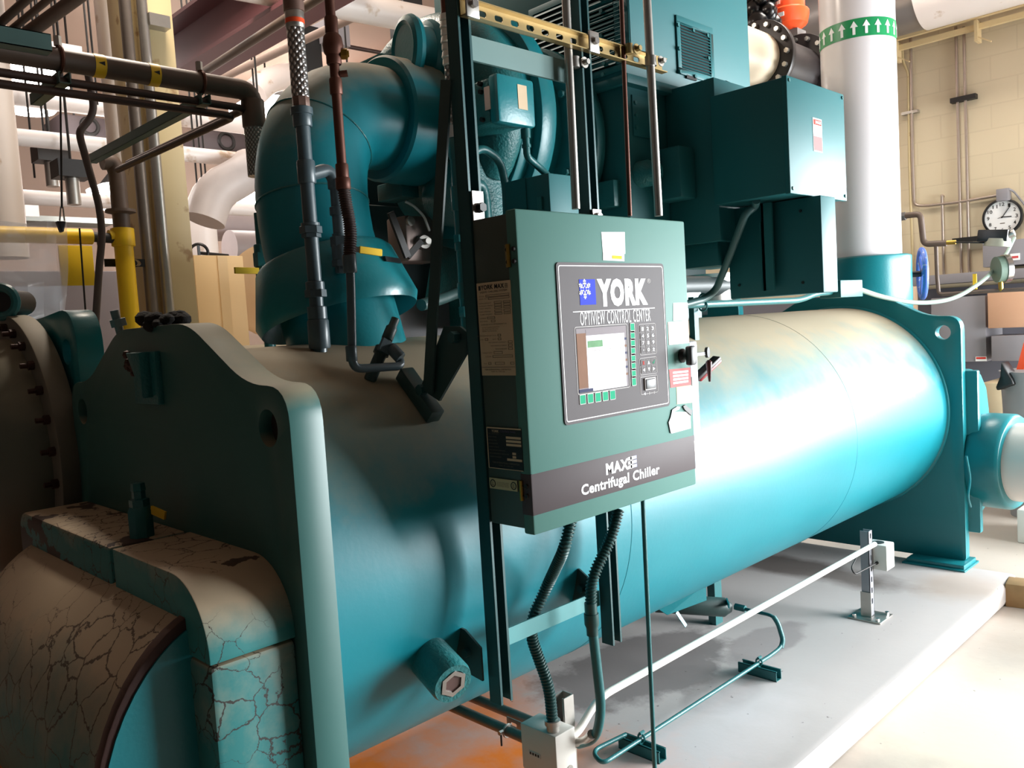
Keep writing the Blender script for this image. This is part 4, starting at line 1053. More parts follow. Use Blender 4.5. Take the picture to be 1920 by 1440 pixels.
BRAID = braid_mat('braided_steel', (210, 204, 200)); BRAIDW = braid_mat('dull_braided_steel', (190, 188, 184), .5)
BRNFIT = mat('brown_painted_fitting', (120, 94, 84), .4, .3, var=.15, scale=20)
GREYPIPE = mat('slate_grey_pipe_paint', (70, 84, 90), .36, var=.08, scale=8)
X = -2.04; Z = V((0, 0, 1))
def vx(py, px=None): return None
vl = thing('relief_line', 'grey vertical pipe with braided steel hose standing on the tank, left of the brown one', 'pipe', (X, 1.298, 1.575))
B0, B1 = AX(598, 640, X), AX(547, 0, X); yv = 1.262
def Pz(py, px=580): q = AX(px, py, X); return V((X, yv, q.z))
MB().cyl(V((X, yv, 1.556)), Pz(215), .0195).build('pipe', GREYPIPE, vl)
for a, b, r, hx in ((655, 600, .030, 0), (600, 575, .027, 0), (558, 543, .030, 1), (548, 528, .026, 0), (446, 438, .027, 1), (438, 424, .031, 1), (424, 418, .026, 0), (345, 302, .025, 0), (240, 205, .026, 0), (218, 204, .030, 0)):
    m = MB(); fit(m, Pz(a), Z, (Pz(b) - Pz(a)).length, r, hexn=hx); m.build('coupling', GREYPIPE, vl)
mm = MB(); mm.cyl(Pz(207), Pz(184), .024, seg=8); mm.build('hose_end_fitting', BRNFIT, vl, bev=.002)
MB().cyl(Pz(186), Pz(52), .0235, seg=24).build('braided_hose', BRAID, vl)
mm = MB(); fit(mm, Pz(60), Z, (Pz(28) - Pz(60)).length, .0255); mm.build('hose_end_fitting', ZINC, vl)
q = Pz(52); MB().lathe(q, Z, [(0, .0262), (.012, .0262)], 24).build('orange_band', ORANGE, vl)['label'] = 'orange band'
mm = MB(); fit(mm, Pz(30), Z, .028, .028, hexn=0); fit(mm, Pz(10), Z, .03, .027); mm.cyl(Pz(30), V((X, yv, H)), .021); mm.build('upper_brown_pipe', BRNFIT, vl)
# side branch with ball valve
br = AX(630, 345, X); zt = Pz(322).z; yb = br.y
bl = thing('drain_valve_branch', 'grey elbowed side branch with a yellow lever valve beside the tall relief pipe', 'valve', (X, yb, AX(637, 520, X).z))
MB().tube([(X, yv + .015, zt - .006), (X, yb - .02, zt + .012), (X, yb, zt - .03), (X, yb, AX(636, 505, X).z)], .0185, 16, rf=.035).build('pipe', GREYPIPE, bl)
def Bz(py): return V((X, yb, AX(632, py, X).z))
for a, b, r, hx in ((355, 337, .0235, 0), (404, 388, .0235, 0), (445, 438, .0215, 0)):
    m = MB(); fit(m, Bz(a), Z, (Bz(b) - Bz(a)).length, r, hexn=hx); m.build('coupling', GREYPIPE, bl)
m = MB(); fit(m, Bz(463), Z, .03, .028, hexn=1); fit(m, Bz(488), Z, .045, .026); fit(m, Bz(500), Z, .02, .028, hexn=1); fit(m, Bz(512), Z, .03, .02, hexn=1); m.build('valve_body', GREYPIPE, bl)
h0 = Bz(472) + V((.03, .02, .006)); hv = AX(716, 474, X + .03)
MB().bar(Bz(472) + V((.0, .015, .008)), h0 + (hv - h0) * .25, .016, .004).build('lever_shank', ZINC, bl)
MB().bar(h0 + (hv - h0) * .22, hv, .021, .008).build('lever_grip', YELV, bl, bev=.003)['label'] = 'yellow lever grip'
# the same line on the far side of the elbow
X2 = -2.75; q = AX(492, 430, X2)
fl = thing('far_valve', 'small valve with long yellow lever peeking out left of the big elbow', 'valve', AX(493, 525, X2))
def Fz(py): return V((X2, AX(493, 480, X2).y, AX(493, py, X2).z))
m = MB(); m.cyl(V((X2, Fz(500).y, 1.16)), Fz(400), .02); fit(m, Fz(500), Z, .05, .034, hexn=1); fit(m, Fz(520), Z, .05, .03); fit(m, Fz(485), Z, .05, .03); m.build('valve_body', TEALP, fl)
hl = AX(440, 507, X2 + .05)
MB().bar(Fz(508), hl, .022, .008).build('lever', YELV, fl, bev=.002)
# braided line disappearing behind the elbow, fed from the rack pipe
# brown copper line with ribbed hose
X = -1.82; yc = AX(640, 300, X).y
bp_ = thing('copper_purge_line', 'rusty brown pipe with ribbed rubber hose bending into a small valve on the tank', 'pipe', (X, yc, 1.5))
def Cz(py): return V((X, yc, AX(645, py, X).z))
MB().cyl(Cz(330), V((X, yc, H)), .0125, seg=16).build('brown_pipe', COPPER, bp_)
for py_, L_, r_ in ((75, .05, .0165), (125, .05, .019), (180, .04, .016)):
    m = MB(); fit(m, Cz(py_), Z, L_, r_); m.build('coupling', COPPER, bp_)
m = MB(); m.lathe(Cz(112), Z, [(0, .015), (.01, .023), (.03, .026), (.05, .023), (.06, .015)], 20); m.build('union_body', COPPER, bp_)
cq = Cz(106) + V((.012, .014, 0)); MB().lathe(cq, (.5, .6, 0), [(0, .014), (.016, .014), (.016, .0085), (.02, .0085)], 6).build('brass_plug', BRASS, bp_)
cq = Cz(143) + V((.008, .008, 0)); MB().lathe(cq, (.5, .7, .1), [(0, .008), (.012, .009), (.02, .009)], 12).build('side_nipple', COPPER, bp_)
m = MB(); fit(m, Cz(345), Z, .05, .0165); fit(m, Cz(356), Z, .03, .019); m.build('hose_end_fitting', COPPER, bp_)
hb = AX(655, 486, X)
MB().flex([Cz(346), Cz(380) + V((0, .004, 0)), V((X, hb.y + .012, AX(655, 430, X).z)), hb + V((0, 0, -.0))], .0155, .006, .09, 14, rf=.08).build('ribbed_hose', RUBBER, bp_)
vv = TANK(712, 697); vn = V((vv.x - XC, 0, vv.z - ZC)).normalized()
el = AX(661, 692, X); e2 = AX(762, 690, X - .0); tv = AX(742, 655, -1.82)
MB().tube([hb + V((0, 0, .01)), hb + V((0, 0, -.05)), el, V((X, AX(757, 693, X).y, el.z - .005)), AX(738, 655, X - .03)], .0115, 14, rf=.03).build('green_pipe', GREYPIPE, bp_)
m = MB(); fit(m, hb + V((0, 0, -.035)), Z, .045, .018, seg=16); m.build('coupling', GREYPIPE, bp_)
m = MB(); fit(m, el + V((0, 0, .02)), Z, .04, .0145); m.build('coupling', GREYPIPE, bp_)
vt0 = AX(700, 697, X - .04); vt1 = AX(742, 597, X - .04); vd = (vt1 - vt0).normalized(); L = (vt1 - vt0).length
m = MB(); m.lathe(vt0 - vd * .03, vd, [(0, .017), (L * .5, .017), (L * .5, .022), (L * .62, .022), (L * .66, .012), (L * .78, .012), (L * .78, .016), (L * 1.0, .016), (L * 1.03, .012), (L * 1.18, .012)], 16); m.build('valve_body', DARKG, bp_, bev=.001)
MB().bar(vt0 + vd * L * .36 + V((.02, -.01, 0)), vt0 + vd * L * .58 + V((.02, -.01, 0)), .035, .01, (0, 1, 0)).build('valve_cap_plate', GREYPIPE, bp_)
m = MB(); pq = AX(733, 652, X - .02); fit(m, pq + vd * -.0, (AX(748, 668, X) - pq), .04, .017); m.build('union_nut', GREYPIPE, bp_)
# line close behind the left upright, with a pale wrapped hose
X = -1.95; yd = AX(862, 400, X).y
dl = thing('oil_line', 'teal vertical pipe with white wrapped hose just left of the tall upright', 'pipe', (X, yd, 1.55))
def Dz(py): return V((X, yd, AX(862, py, X).z))
MB().cyl(Dz(640), Dz(250), .0185).build('pipe', TEALP, dl)
for a, b, r, hx in ((300, 262, .022, 0), (395, 350, .024, 0), (455, 440, .024, 1), (470, 455, .022, 0), (560, 530, .0225, 0), (595, 575, .022, 1)):
    m = MB(); fit(m, Dz(a), Z, (Dz(b) - Dz(a)).length, r, hexn=hx); m.build('coupling', TEALP, dl)
MB().cyl(Dz(252), Dz(120), .0185, seg=20).build('braided_hose', BRAIDW, dl)
MB().cyl(Dz(260), Dz(238), .021, seg=20).build('pale_fitting', LINE, dl)
m = MB()
for k in range(7): m.lathe(Dz(128) + Z * .022 * k, Z, [(0, .019), (.004, .0225 + .002 * (k % 2)), (.02, .0215)], 14)
m.build('wrapped_end', mat('white_pipe_tape', (224, 218, 206), .6, var=.06), dl)
MB().cyl(Dz(90), V((X, yd, H)), .017).build('upper_brown_pipe', COPPER, dl)
ye = AX(908, 370, X).y
MB().tube([(X, yd + .01, Dz(372).z - .02), (X, yd + .03, Dz(345).z), (X, ye - .01, Dz(342).z), (X, ye, Dz(370).z), (X, ye, 1.8)], .02, 16, rf=.03).build('elbow_pipe', TEALP, dl)
X = -2.02
tag(MB().tube([AX(886, 287, X), AX(905, 277, X), AX(938, 300, X), AX(948, 345, X), AX(951, 420, X)], .0135, 14, rf=.06).build('curved_oil_tube', TEALP), 'curved teal tube arching down behind the upright, right of it', 'pipe')
tag(MB().tube([AX(790, 572, -2.2), AX(830, 560, -2.25), AX(880, 540, -2.3)], .02, 14, rf=.05).build('oil_return_pipe', DARKG), 'dark curved pipe low behind the brace and tank bracket', 'pipe')
# oil pump plate with linkage under the compressor
op = thing('oil_pump', 'bare metal pump housing with linkage in the shade below the compressor', 'pump', AX(770, 490, -2.5))
zt_, zb_ = AX(790, 405, -2.5), AX(775, 490, -2.5)
MB().box((-2.62, AX(762, 440, -2.5).y, zb_.z), (-2.5, AX(825, 440, -2.5).y, zt_.z)).build('housing', mat('grey_brown_cast_metal', (150, 132, 126), .45, .6, var=.25, scale=9), op, bev=.008)
q = AX(790, 455, -2.5); MB().lathe(q, (1, -.2, 0), [(0, .028), (.03, .025), (.03, .012), (.06, .012)], 20).build('shaft', ZINC, op)
q2 = AX(768, 415, -2.5); MB().lathe(q2, (1, 0, 0), [(0, .018), (.01, .018)], 16).build('plug', ZINC, op)
l1, l2, l3 = AX(732, 398, -2.42), AX(764, 482, -2.42), AX(755, 448, -2.42)
MB().bar(l1, l2, .026, .012, (0, 1, 0)).build('link_arm', DARKM, op)
MB().bar(AX(790, 452, -2.43), l2, .022, .010, (0, 1, 0)).build('crank_arm', DARKM, op)
MB().tube([AX(760, 378, -2.44), AX(775, 385, -2.43), AX(795, 405, -2.42), AX(805, 432, -2.45)], .005, 8, rf=.02).build('cable', LINE, op)
MB().box((-2.6, AX(738, 360, -2.5).y, AX(740, 372, -2.5).z), (-2.45, AX(770, 360, -2.5).y, AX(740, 340, -2.5).z)).build('junction_cube', TEALP, op, bev=.004)
tag(MB().box((-3.0, 1.75, 1.52), (-2.55, 2.9, 1.72)).build('oil_cooler_casing', mat('grey_casing', (122, 116, 120), .5, var=.06)), 'grey casing in the shade under the compressor behind the collar', 'casing')

# ------------------------------------------------------------------ conduits under the panel, junction box, floor pipework
FX = mat('dark_green_flexible_conduit', (30, 68, 66), .4, .1, var=.1, scale=20)
tag(MB().flex([AX(1071, 975, -1.44), AX(1058, 1030, -1.44), AX(1030, 1090, -1.55), AX(998, 1158, -1.575), AX(996, 1195, -1.58), AX(1012, 1240, -1.575), AX(1030, 1290, -1.56), AX(1036, 1355, -1.56)], .0145, .009, .13, 14, rf=.06).build('flexible_conduit', FX), 'dark ribbed conduit snaking behind the cross bar down to the floor junction box', 'conduit')
fc = thing('flexible_drop_conduit', 'dark ribbed conduit joining a rigid teal pipe that curves into the junction box', 'conduit', AX(1130, 1320, -1.46))
MB().flex([AX(1160, 955, -1.44), AX(1146, 1010, -1.44), AX(1116, 1070, -1.455), AX(1108, 1100, -1.46), AX(1108, 1135, -1.46)], .0145, .009, .13, 14, rf=.06).build('ribbed_conduit', FX, fc)
a, b = AX(1107, 1130, -1.46), AX(1111, 1190, -1.46)
m = MB(); m.lathe(a, b - a, [(0, .017), (.03, .017), (.03, .02), (.06, .02), (.07, .016), (.09, .016)], 18); m.build('connector', FX, fc)
MB().tube([AX(1109, 1160, -1.46), AX(1128, 1330, -1.46), AX(1118, 1385, -1.48), AX(1085, 1395, -1.56)], .0135, 16, rf=.07).build('rigid_conduit', TEALP, fc)
MB().tube([AX(1110, 1377, -1.487), AX(1098, 1391, -1.53), AX(1072, 1394, -1.585)], .0137, 16, rf=.03).build('steel_elbow', ZINC, fc)
rx = -1.375
a, b = AX(1205, 930, rx), AX(1222, 1440, rx); d = (b - a); e_ = a + d * ((.0 - a.z) / d.z)
tag(MB().cyl(V((rx, a.y - .01, .12)), V((rx, a.y, 1.112)), .0062, seg=12).build('drop_tube', TEALP), 'thin vertical teal tube dropping from the cabinet bottom to the floor', 'tube')
# junction box on strut legs
JX = -1.53
j0, j1, j2 = AX(1030, 1352, JX), AX(1078, 1365, JX), AX(997, 1372, JX)
jb = thing('junction_box', 'square pale grey junction box at the bottom centre with a small printed label', 'electrical box', (JX - .07, j1.y - .06, .33))
jy0, jy1 = AY(1, 1, 1).y, 0
jy0 = 1.475; jx0, jx1 = JX - .135, JX; jz1 = AX(1080, 1360, JX).z; jz0 = .345
yf = 1.585
bx_ = MB().box((jx0, yf, jz0), (jx1, j1.y, jz1)).build('box', CONC, jb, bev=.004)
MB().box((jx0 + .03, yf - .0015, jz0 + .05), (jx0 + .075, yf, jz0 + .062)).build('printed_label', LINE, bx_)
for k in range(4): MB().box((jx0 + .034 + k * .01, yf - .0022, jz0 + .0525), (jx0 + .040 + k * .01, yf - .0014, jz0 + .0595)).build('label_print', INK, bx_)
q = V((jx1 - .0, j1.y - .03, jz0 + .02)); MB().lathe(q, (1, 0, 0), [(0, .012), (.002, .012)], 16).build('knockout', ZINC, bx_)
q = AX(1036, 1355, -1.56); MB().lathe((q.x, q.y, jz1 - .004), (0, 0, 1), [(0, .018), (.02, .018), (.022, .022), (.035, .022)], 16).build('conduit_fitting', ZINC, jb)
ps = channel(MB(), (-1.60, j1.y + .035, .12), (-1.60, j1.y + .035, AX(1055, 1303, -1.6).z), (0, -1, 0)).build('strut_post', ZINC); tag(ps, 'short galvanized strut post standing right behind the floor junction box', 'post')
def ztube(px0, px1, z, r, name, label):
    a, b = AZ(*px0, z), AZ(*px1, z); return tag(MB().cyl((-2.35, a.y, z), (b.x, (a.y + b.y) / 2, z), r, seg=16).build(name, BRN2), label, 'conduit', 'conduits running back under the tank')
BRN2 = mat('grubby_steel_conduit', (122, 112, 104), .4, .6, var=.15, scale=20)
tag(MB().cyl((-2.3, 1.635, .40), (jx0 - .0, 1.635, .40), .016, seg=16).build('floor_conduit', BRN2), 'steel conduit running back under the tank, nearer of the two', 'conduit')
tag(MB().cyl((-2.3, 1.72, .40), (jx0 + .02, 1.72, .40), .016, seg=16).build('floor_conduit', BRN2), 'steel conduit running back under the tank, farther of the two', 'conduit')
q = AZ(925, 1378, .41)
cl = thing('conduit_clamp', 'small clamp with wing bolt on the nearer floor conduit', 'clamp', (q.x, 1.62, .36))
MB().torus((q.x, 1.635, .40), (1, 0, 0), .018, .0035, 24, 6).build('clamp_band', ZINC, cl); MB().hexa((q.x, 1.614, .405), (q.x, 1.60, .405), .007).build('clamp_bolt', ZINC, cl); MB().cyl((q.x, 1.607, .40), (q.x, 1.607, .365), .003, seg=8).build('clamp_screw', DARKM, cl)
q0, q1 = AZ(945, 1358, .40), AZ(1000, 1388, .40); ss = MB()
o_ = [(x, 1.668, z) for x, z in ((q0.x, .385), (jx0 + .01, .385), (jx0 + .01, .42), (q0.x, .42))]
hs = [[(x + dx_, 1.668, .4025 + dz_) for dx_, dz_ in fillet([(-.012, -.006), (.012, -.006), (.012, .006), (-.012, .006)], [.005] * 4, 3)] for x in (q0.x + .03, q0.x + .075)]
tag(ss.plate(o_, hs, (0, .003, 0)).build('slotted_strut', ZINC), 'short slotted strut bracket between the two floor conduits', 'strut')
# white conduit rail to the far post
w0, w1 = AX(1130, 1312, -1.57), AX(1640, 1015, -1.57); zw = (w0.z + w1.z) / 2
tag(MB().tube([(jx1 - .03, j1.y - .01, jz1 - .05), (-1.56, j1.y + .045, jz1 - .045), (-1.57, w0.y - .02, zw), (-1.57, w1.y, zw)], .0115, 16, rf=.1).build('white_conduit', mat('white_conduit_paint', (232, 226, 216), .35, var=.04)), 'long white conduit running low from the junction box to the far strut post', 'conduit')
py0 = AX(1628, 1140, -1.63).y; pt_ = AX(1620, 996, -1.63).z
po = thing('sensor_post', 'grey slotted strut post on a base plate near the far end of the pad', 'post', (-1.63, py0, .12))
pstrut = MB(); o_ = [(x, py0 - .0205, z) for x, z in ((-1.60, .13), (-1.60, pt_), (-1.60, pt_), (-1.60, .13))]
hs = [[(-1.6095, py0 + a, z + b) for a, b in fillet([(-.006, -.013), (.006, -.013), (.006, .013), (-.006, .013)], [.005] * 4, 3)] for z in [.2 + .052 * k for k in range(7)]]
pstrut.plate([(-1.6095, py0 - .0205, .13), (-1.6095, py0 + .0205, .13), (-1.6095, py0 + .0205, pt_), (-1.6095, py0 - .0205, pt_)], hs, (-.003, 0, 0))
for s_ in (-1, 1): pstrut.box((-1.65, py0 + s_ * .019 - .0015, .13), (-1.6095, py0 + s_ * .019 + .0015, pt_))
pstrut.build('strut', mat('grey_strut', (150, 150, 156), .4, .5), po)
MB().box((-1.70, py0 - .075, .12), (-1.545, py0 + .075, .128)).build('base_plate', ZINC, po, bev=.001)
MB().box((-1.655, py0 - .025, .128), (-1.606, py0 - .0215, .245)).build('post_base_cheek', ZINC, po)
for dx_ in (-.055, .055):
    for dy_ in (-.055, .055): MB().hexa((-1.62 + dx_, py0 + dy_, .128), (-1.62 + dx_, py0 + dy_, .142), .010).build('anchor_bolt', STEEL, po)
sb = thing('sensor_box', 'small pale grey box fixed to the grey post, with a looped black cable', 'electrical box', (-1.57, py0 + .06, .33))
s0, s1 = AX(1646, 1030, -1.55), AX(1664, 1070, -1.55)
MB().box((-1.655, py0 + .022, s1.z - .0), (-1.545, py0 + .115, s0.z - .005)).build('box', mat('pale_grey_plastic', (214, 212, 206), .45, var=.02), sb, bev=.006)
MB().lathe((-1.6, py0 + .065, s0.z - .006), (0, 0, 1), [(0, .026), (.004, .026)], 20).build('top_plug', DARKM, sb)
MB().lathe((-1.59, py0 + .022, s1.z + .035), (0, -1, 0), [(0, .007), (.012, .007)], 10).build('cable_gland', DARKM, sb)
MB().tube([(-1.59, py0 + .016, s1.z + .035), (-1.6, py0 - .05, s1.z + .03), (-1.62, py0 - .16, s1.z + .02), (-1.64, py0 - .15, s1.z + .045), (-1.65, py0 - .03, s1.z + .09)], .0035, 8, rf=.05).build('cable', DARKM, sb)
# teal purge tube on two pad clamps
zt_ = .172; xt = -1.708
dr = thing('drain_line', 'thin teal tube running along the pad through two clamps and turning under the tank', 'pipe', (xt, 2.5, .16))
g0 = AZ(1455, 1212, zt_); up = AX(1450, 1165, xt - .02); back = AX(1395, 1158, xt - .12)
MB().tube([V((xt - .06, 2.18, zt_)), V((xt - .08, 2.02, zt_)), V((xt + .0, 1.98, zt_)), V((xt, 2.05, zt_)), (xt, 3.10, zt_), V((xt, 3.19, zt_ + .01)), V((xt - .02, 3.19, .30)), V((-1.84, 3.2, .295)), V((-1.93, 3.21, .295))], .0075, 12, rf=.06).build('tube', TEALP, dr)
for py_ in (1.985,): pass
m = MB(); m.tube([V((xt, 3.17, zt_ + .004)), V((xt, 3.19, zt_ + .03)), V((xt - .02, 3.19, .27)), V((xt - .04, 3.19, .296))], .0105, 12, rf=.05); m.build('sleeve', TEALP, dr)
m = MB(); fit(m, V((-1.89, 3.205, .296)), (-1, 0, 0), .05, .016, hexn=1); m.build('union_nut', TEALP, dr)
for yy, lab in ((2.19, 'near'), (2.985, 'far')):
    c = thing('pad_clamp', 'teal strut channel foot with round clamp, %s one on the concrete pad' % ('nearer' if lab == 'near' else 'farther'), 'clamp', (xt, yy, .12), 'pad clamps under the drain tube')
    ch_ = channel(MB(), (xt - .085, yy, .1405), (xt + .085, yy, .1405), (0, 0, 1)); ch_.build('channel', TEALP, c)
    m = MB(); m.torus((xt, yy, zt_ + .004), (0, 1, 0), .013, .004, 24, 6); m.box((xt - .003, yy - .012, .15), (xt + .003, yy + .012, zt_ - .006)); m.build('clamp_band', TEALP, c)
    MB().hexa((xt + .002, yy - .01, zt_ + .022), (xt + .002, yy + .012, zt_ + .022), .006).build('clamp_screw', TEALP, c)
# filter canister and strap under the tank
fi = thing('drain_filter', 'dark teal cylinder strapped below the tank where the drain tube ends', 'filter', (-2.05, 3.1, .25))
a, b = V((-2.2, 2.95, .335)), V((-1.96, 3.19, .292))
MB().lathe(a, b - a, [(0, .03), (.015, .042), (.32, .042), (.335, .03), (.35, .02)], 24).build('canister', DARKG, fi)
MB().bar(b + V((.0, -.02, .04)), b + V((.035, -.06, .03)), .02, .006).build('valve_lever', TEAL, fi)
m = MB(); q = TANK(1270, 1120); m.prism([(-2.05, 2.72, .43), (-1.92, 2.95, .47), (-1.92, 2.95, .40), (-2.0, 2.78, .37)], (-.006, .0, 0)); m.build('hanger_tab', TEAL, fi)
MB().bar((-1.99, 2.83, .37), (-1.96, 2.85, .31), .02, .003, (0, 1, 0)).build('strap_end', TEAL, fi)
tag(MB().box((-2.18, 3.36, .12), (-2.14, 3.42, .42)).build('support_leg', TEALP), 'dark teal flat leg under the middle of the tank', 'leg')
# conduits lying over the far end of the tank
X = -1.86
tag(MB().tube([AX(1283, 572, X), AX(1500, 563, X), AX(1530, 550, X), AX(1578, 546, X)], .0145, 14, rf=.08).build('teal_conduit', TEALP), 'straight teal conduit above the tank top, running right to a small box', 'conduit')
tag(MB().tube([AX(1283, 571, X + .02), AX(1318, 562, X + .02), AX(1342, 545, X + .05), AX(1368, 480, -1.7), AX(1398, 400, -1.6), AX(1416, 388, -1.58), V((-1.56, AX(1418, 380, -1.56).y, 1.998))], .0145, 14, rf=.12).build('hanging_conduit', mat('grey_teal_flexible_tube', (62, 98, 98), .4, var=.06)), 'grey teal flexible tube hanging in a curve from the square terminal box', 'conduit')
cs = thing('conduit_stand', 'small teal strut stand with two clamps holding the conduits on the tank', 'bracket', AX(1316, 600, X))
a, b = AX(1314, 600, X), AX(1314, 556, X); MB().box((X - .045, a.y - .015, 1.47), (X - .02, a.y + .015, b.z)).build('stand', TEALS, cs)
for py in (560, 574): q = AX(1318, py, X); MB().torus(q, (0, 1, 0), .019, .004, 20, 6).build('clamp', TEALP, cs)
q = AX(1584, 541, X)
sbx = MB().box((X - .06, q.y - .16, q.z - .045), (X + .05, q.y + .10, q.z + .04)).build('small_conduit_box', TEALS, bev=.003); tag(sbx, 'small teal box on the far end of the tank top where the flexible cable starts', 'electrical box')
tag(MB().flex([q + V((.03, .09, -.005)), AX(1650, 556, X), AX(1720, 570, X), AX(1790, 562, X + .02), AX(1850, 522, X + .02), AX(1885, 480, X + .03), AX(1902, 445, X + .04)], .0125, .02, .1, 12, rf=.4).build('armoured_cable', mat('pale_green_armoured_cable', (150, 170, 160), .4, .3, var=.06)), 'pale armoured cable sagging from the tank to the gauge at the right edge', 'cable')

# ------------------------------------------------------------------ far right: risers, wall services
rs = thing('insulated_riser', 'thick glossy white vertical pipe with a green arrow band beside the terminal box', 'pipe', (-2.29, 5.5, 1.6))
rc = AY(1620, 480, 5.5); RX = rc.x; RR = .225
MB().cyl((RX, 5.5, 1.87), (RX, 5.5, 5.3), RR, seg=64).build('jacket', WHITEJ, rs)
zb = AY(1590, 62, 5.5 - RR * .7).z
GB = mat('green_band', (30, 140, 84), .35, var=.05)
band = MB(); band.lathe((RX, 5.5, zb - .055), Z, [(0, RR + .002), (.11, RR + .002)], 64, False, False); bdn = band.build('arrow_band', GB, rs)
for k in range(20):
    a = 2 * pi * k / 20
    def on(u, v): t = a + u / RR; return V((RX + (RR + .004) * cos(t), 5.5 + (RR + .004) * sin(t), zb + v))
    m = MB(); nrm = V((cos(a), sin(a), 0)) * -.001
    m.prism([on(-.008, -.04), on(.008, -.04), on(.008, .005), on(.022, .005), on(0, .042), on(-.022, .005), on(-.008, .005)], nrm); m.build('arrow_print', WHITE, bdn)
nz = thing('riser_nozzle', 'short wide teal nozzle under the white riser behind the far plate', 'nozzle', (RX + .02, 5.5, 1.2))
MB().lathe((RX + .02, 5.5, 1.3), Z, [(0, .262), (.55, .262), (.59, .262), (.60, .235), (.56, .235)], 56).build('collar', TEAL, nz, bev=.004)
MB().lathe((RX + .02, 5.5, .4), Z, [(0, .24), (1.0, .24)], 40).build('stub', TEAL, nz)
# far water box and its outlet
fw = thing('far_water_box', 'teal water box at the far end of the tank, just past the right end plate', 'water box', (XC, 5.2, .3))
m = MB(); prof2 = [(5.0, .35), (5.12, .34), (5.25, .38), (5.33, .46), (5.36, .6), (5.36, .95), (5.32, 1.08), (5.22, 1.17), (5.1, 1.2), (5.0, 1.2)]
m.prism([(-2.88, y, z) for y, z in prof2], (1.37, 0, 0)); m.build('cover', TEAL, fw, bev=.03, seg=3)
yext([(-2.9, .3), (-1.46, .3), (-1.46, 1.2), (-2.9, 1.2)], 4.973, 5.02).build('flange', TEAL, fw, bev=.01)
MB().lathe((-1.62, 5.17, .68), (1, 0, 0), [(0, .17), (.12, .17)], 40).build('outlet_stub', DARKG, fw)
oc = AX(1878, 872, -1.30)
ot = thing('outlet_pipe', 'teal insulated pipe collar with bare white end at the right edge', 'pipe', (-1.25, 5.17, .5))
MB().lathe((-1.50, 5.17, .68), (1, -.12, 0), [(0, .2), (.0, .255), (.03, .265), (.16, .265), (.18, .25), (.18, .2)], 56).build('collar', TEAL, ot, bev=.004)
MB().lathe((-1.36, 5.155, .68), (1, -.12, 0), [(0, .215), (1.0, .215)], 48).build('white_pipe_end', WHITEP, ot)
MB().tube([AX(1812, 855, -1.43), AX(1820, 900, -1.43), AX(1814, 930, -1.43), AX(1820, 950, -1.44)], .006, 8, rf=.05).build('caulk_bead', TEAL, ot)
# orange butterfly-valve actuator, black spool and cream pipe behind the motor
sp_ = thing('cream_pipe_end', 'cream insulated pipe with black bolted flange behind the top right of the motor', 'pipe', AY(1440, 120, 5.0))
ax_ = V((1, .0, 0)); q = AY(1420, 112, 5.6); yq = 5.6; cz = q.z; cx = q.x
fd = V((.25, 1, 0)).normalized()
MB().lathe((cx - .02, yq - 1.6, cz), (0, 1, 0), [(0, .19), (1.6, .19)], 48).build('jacket', mat('cream_pipe_jacket', (244, 226, 200), .4, var=.03), sp_)
def bflange(root, y, r, m, th=.05, n=16):
    fl_ = MB().lathe((cx, y, cz), (0, 1, 0), [(0, .1), (.0, r), (th, r), (th, .1)], 48).build('flange', m, root, bev=.004)
    for k in range(n):
        a = 2 * pi * k / n; p_ = V((cx + cos(a) * r * .86, y, cz + sin(a) * r * .86)); MB().hexa(p_ + V((0, -.03, 0)), p_ + V((0, th + .03, 0)), .018).build('bolt', ZINC, fl_)
BLK = mat('black_pipe_paint', (40, 34, 34), .4, .1, var=.15, scale=10)
bflange(sp_, yq + .0, .27, BLK)
so = thing('black_spool', 'black pipe spool between two bolted flanges behind the terminal box', 'pipe', (cx, yq + .3, cz - .2))
MB().cyl((cx, yq + .05, cz), (cx, yq + .62, cz), .19, seg=40).build('spool', BLK, so)
bflange(so, yq + .60, .29, BLK); bflange(so, yq + .69, .29, BLK)
MB().cyl((cx, yq + .74, cz), (cx, yq + 1.0, cz), .2, seg=40).build('far_run', mat('cream_run', (226, 206, 176), .5), so)
av = thing('valve_actuator', 'bright orange round valve actuator on a grey neck at the top of the photo', 'actuator', V((cx, yq + .67, cz + .28)))
ac = AY(1478, 40, yq + .66); n0 = AY(1475, 70, yq + .66)
MB().lathe((ac.x, yq + .66, cz + .27), Z, [(0, .04), (.12, .05), (.15, .075), (.23, .08)], 24).build('neck', ZINC, av)
MB().box((ac.x - .06, yq + .60, n0.z - .03), (ac.x + .1, yq + .74, n0.z + .03)).build('mount_block', mat('grey_block', (128, 124, 122), .5), av)
MB().lathe((ac.x, yq + .66, n0.z + .03), Z, [(0, .08), (.03, .11), (.05, .14), (.12, .155), (.15, .155), (.17, .125), (.34, .125)], 14).build('orange_body', ORANGE, av)
MB().obox((ac.x + .02, yq + .66 - .152, n0.z + .13), (.022, 0, 0), (0, .004, 0), (0, 0, .014)).build('white_tag', PAPER, av)
MB().obox((ac.x - .06, yq + .66 - .13, n0.z + .17), (.02, -.006, 0), (0, .004, 0), (0, 0, .012)).build('white_tag', PAPER, av)
MB().obox((ac.x - .05, yq + .66 - .122, n0.z + .27), (.05, 0, 0), (0, .006, 0), (0, 0, .05)).build('white_label', PAPERO, av)
bb_ = AY(1420, 35, yq + .3)
bw = thing('wrapped_actuator', 'black plastic-wrapped device left of the orange valve actuator', 'actuator', bb_)
m = MB(); random.seed(5)
for k in range(16): m.sphere(bb_ + V((random.uniform(-.14, .14), random.uniform(-.1, .1), random.uniform(-.06, .16))), random.uniform(.05, .1), 1, .8, 1, 10)
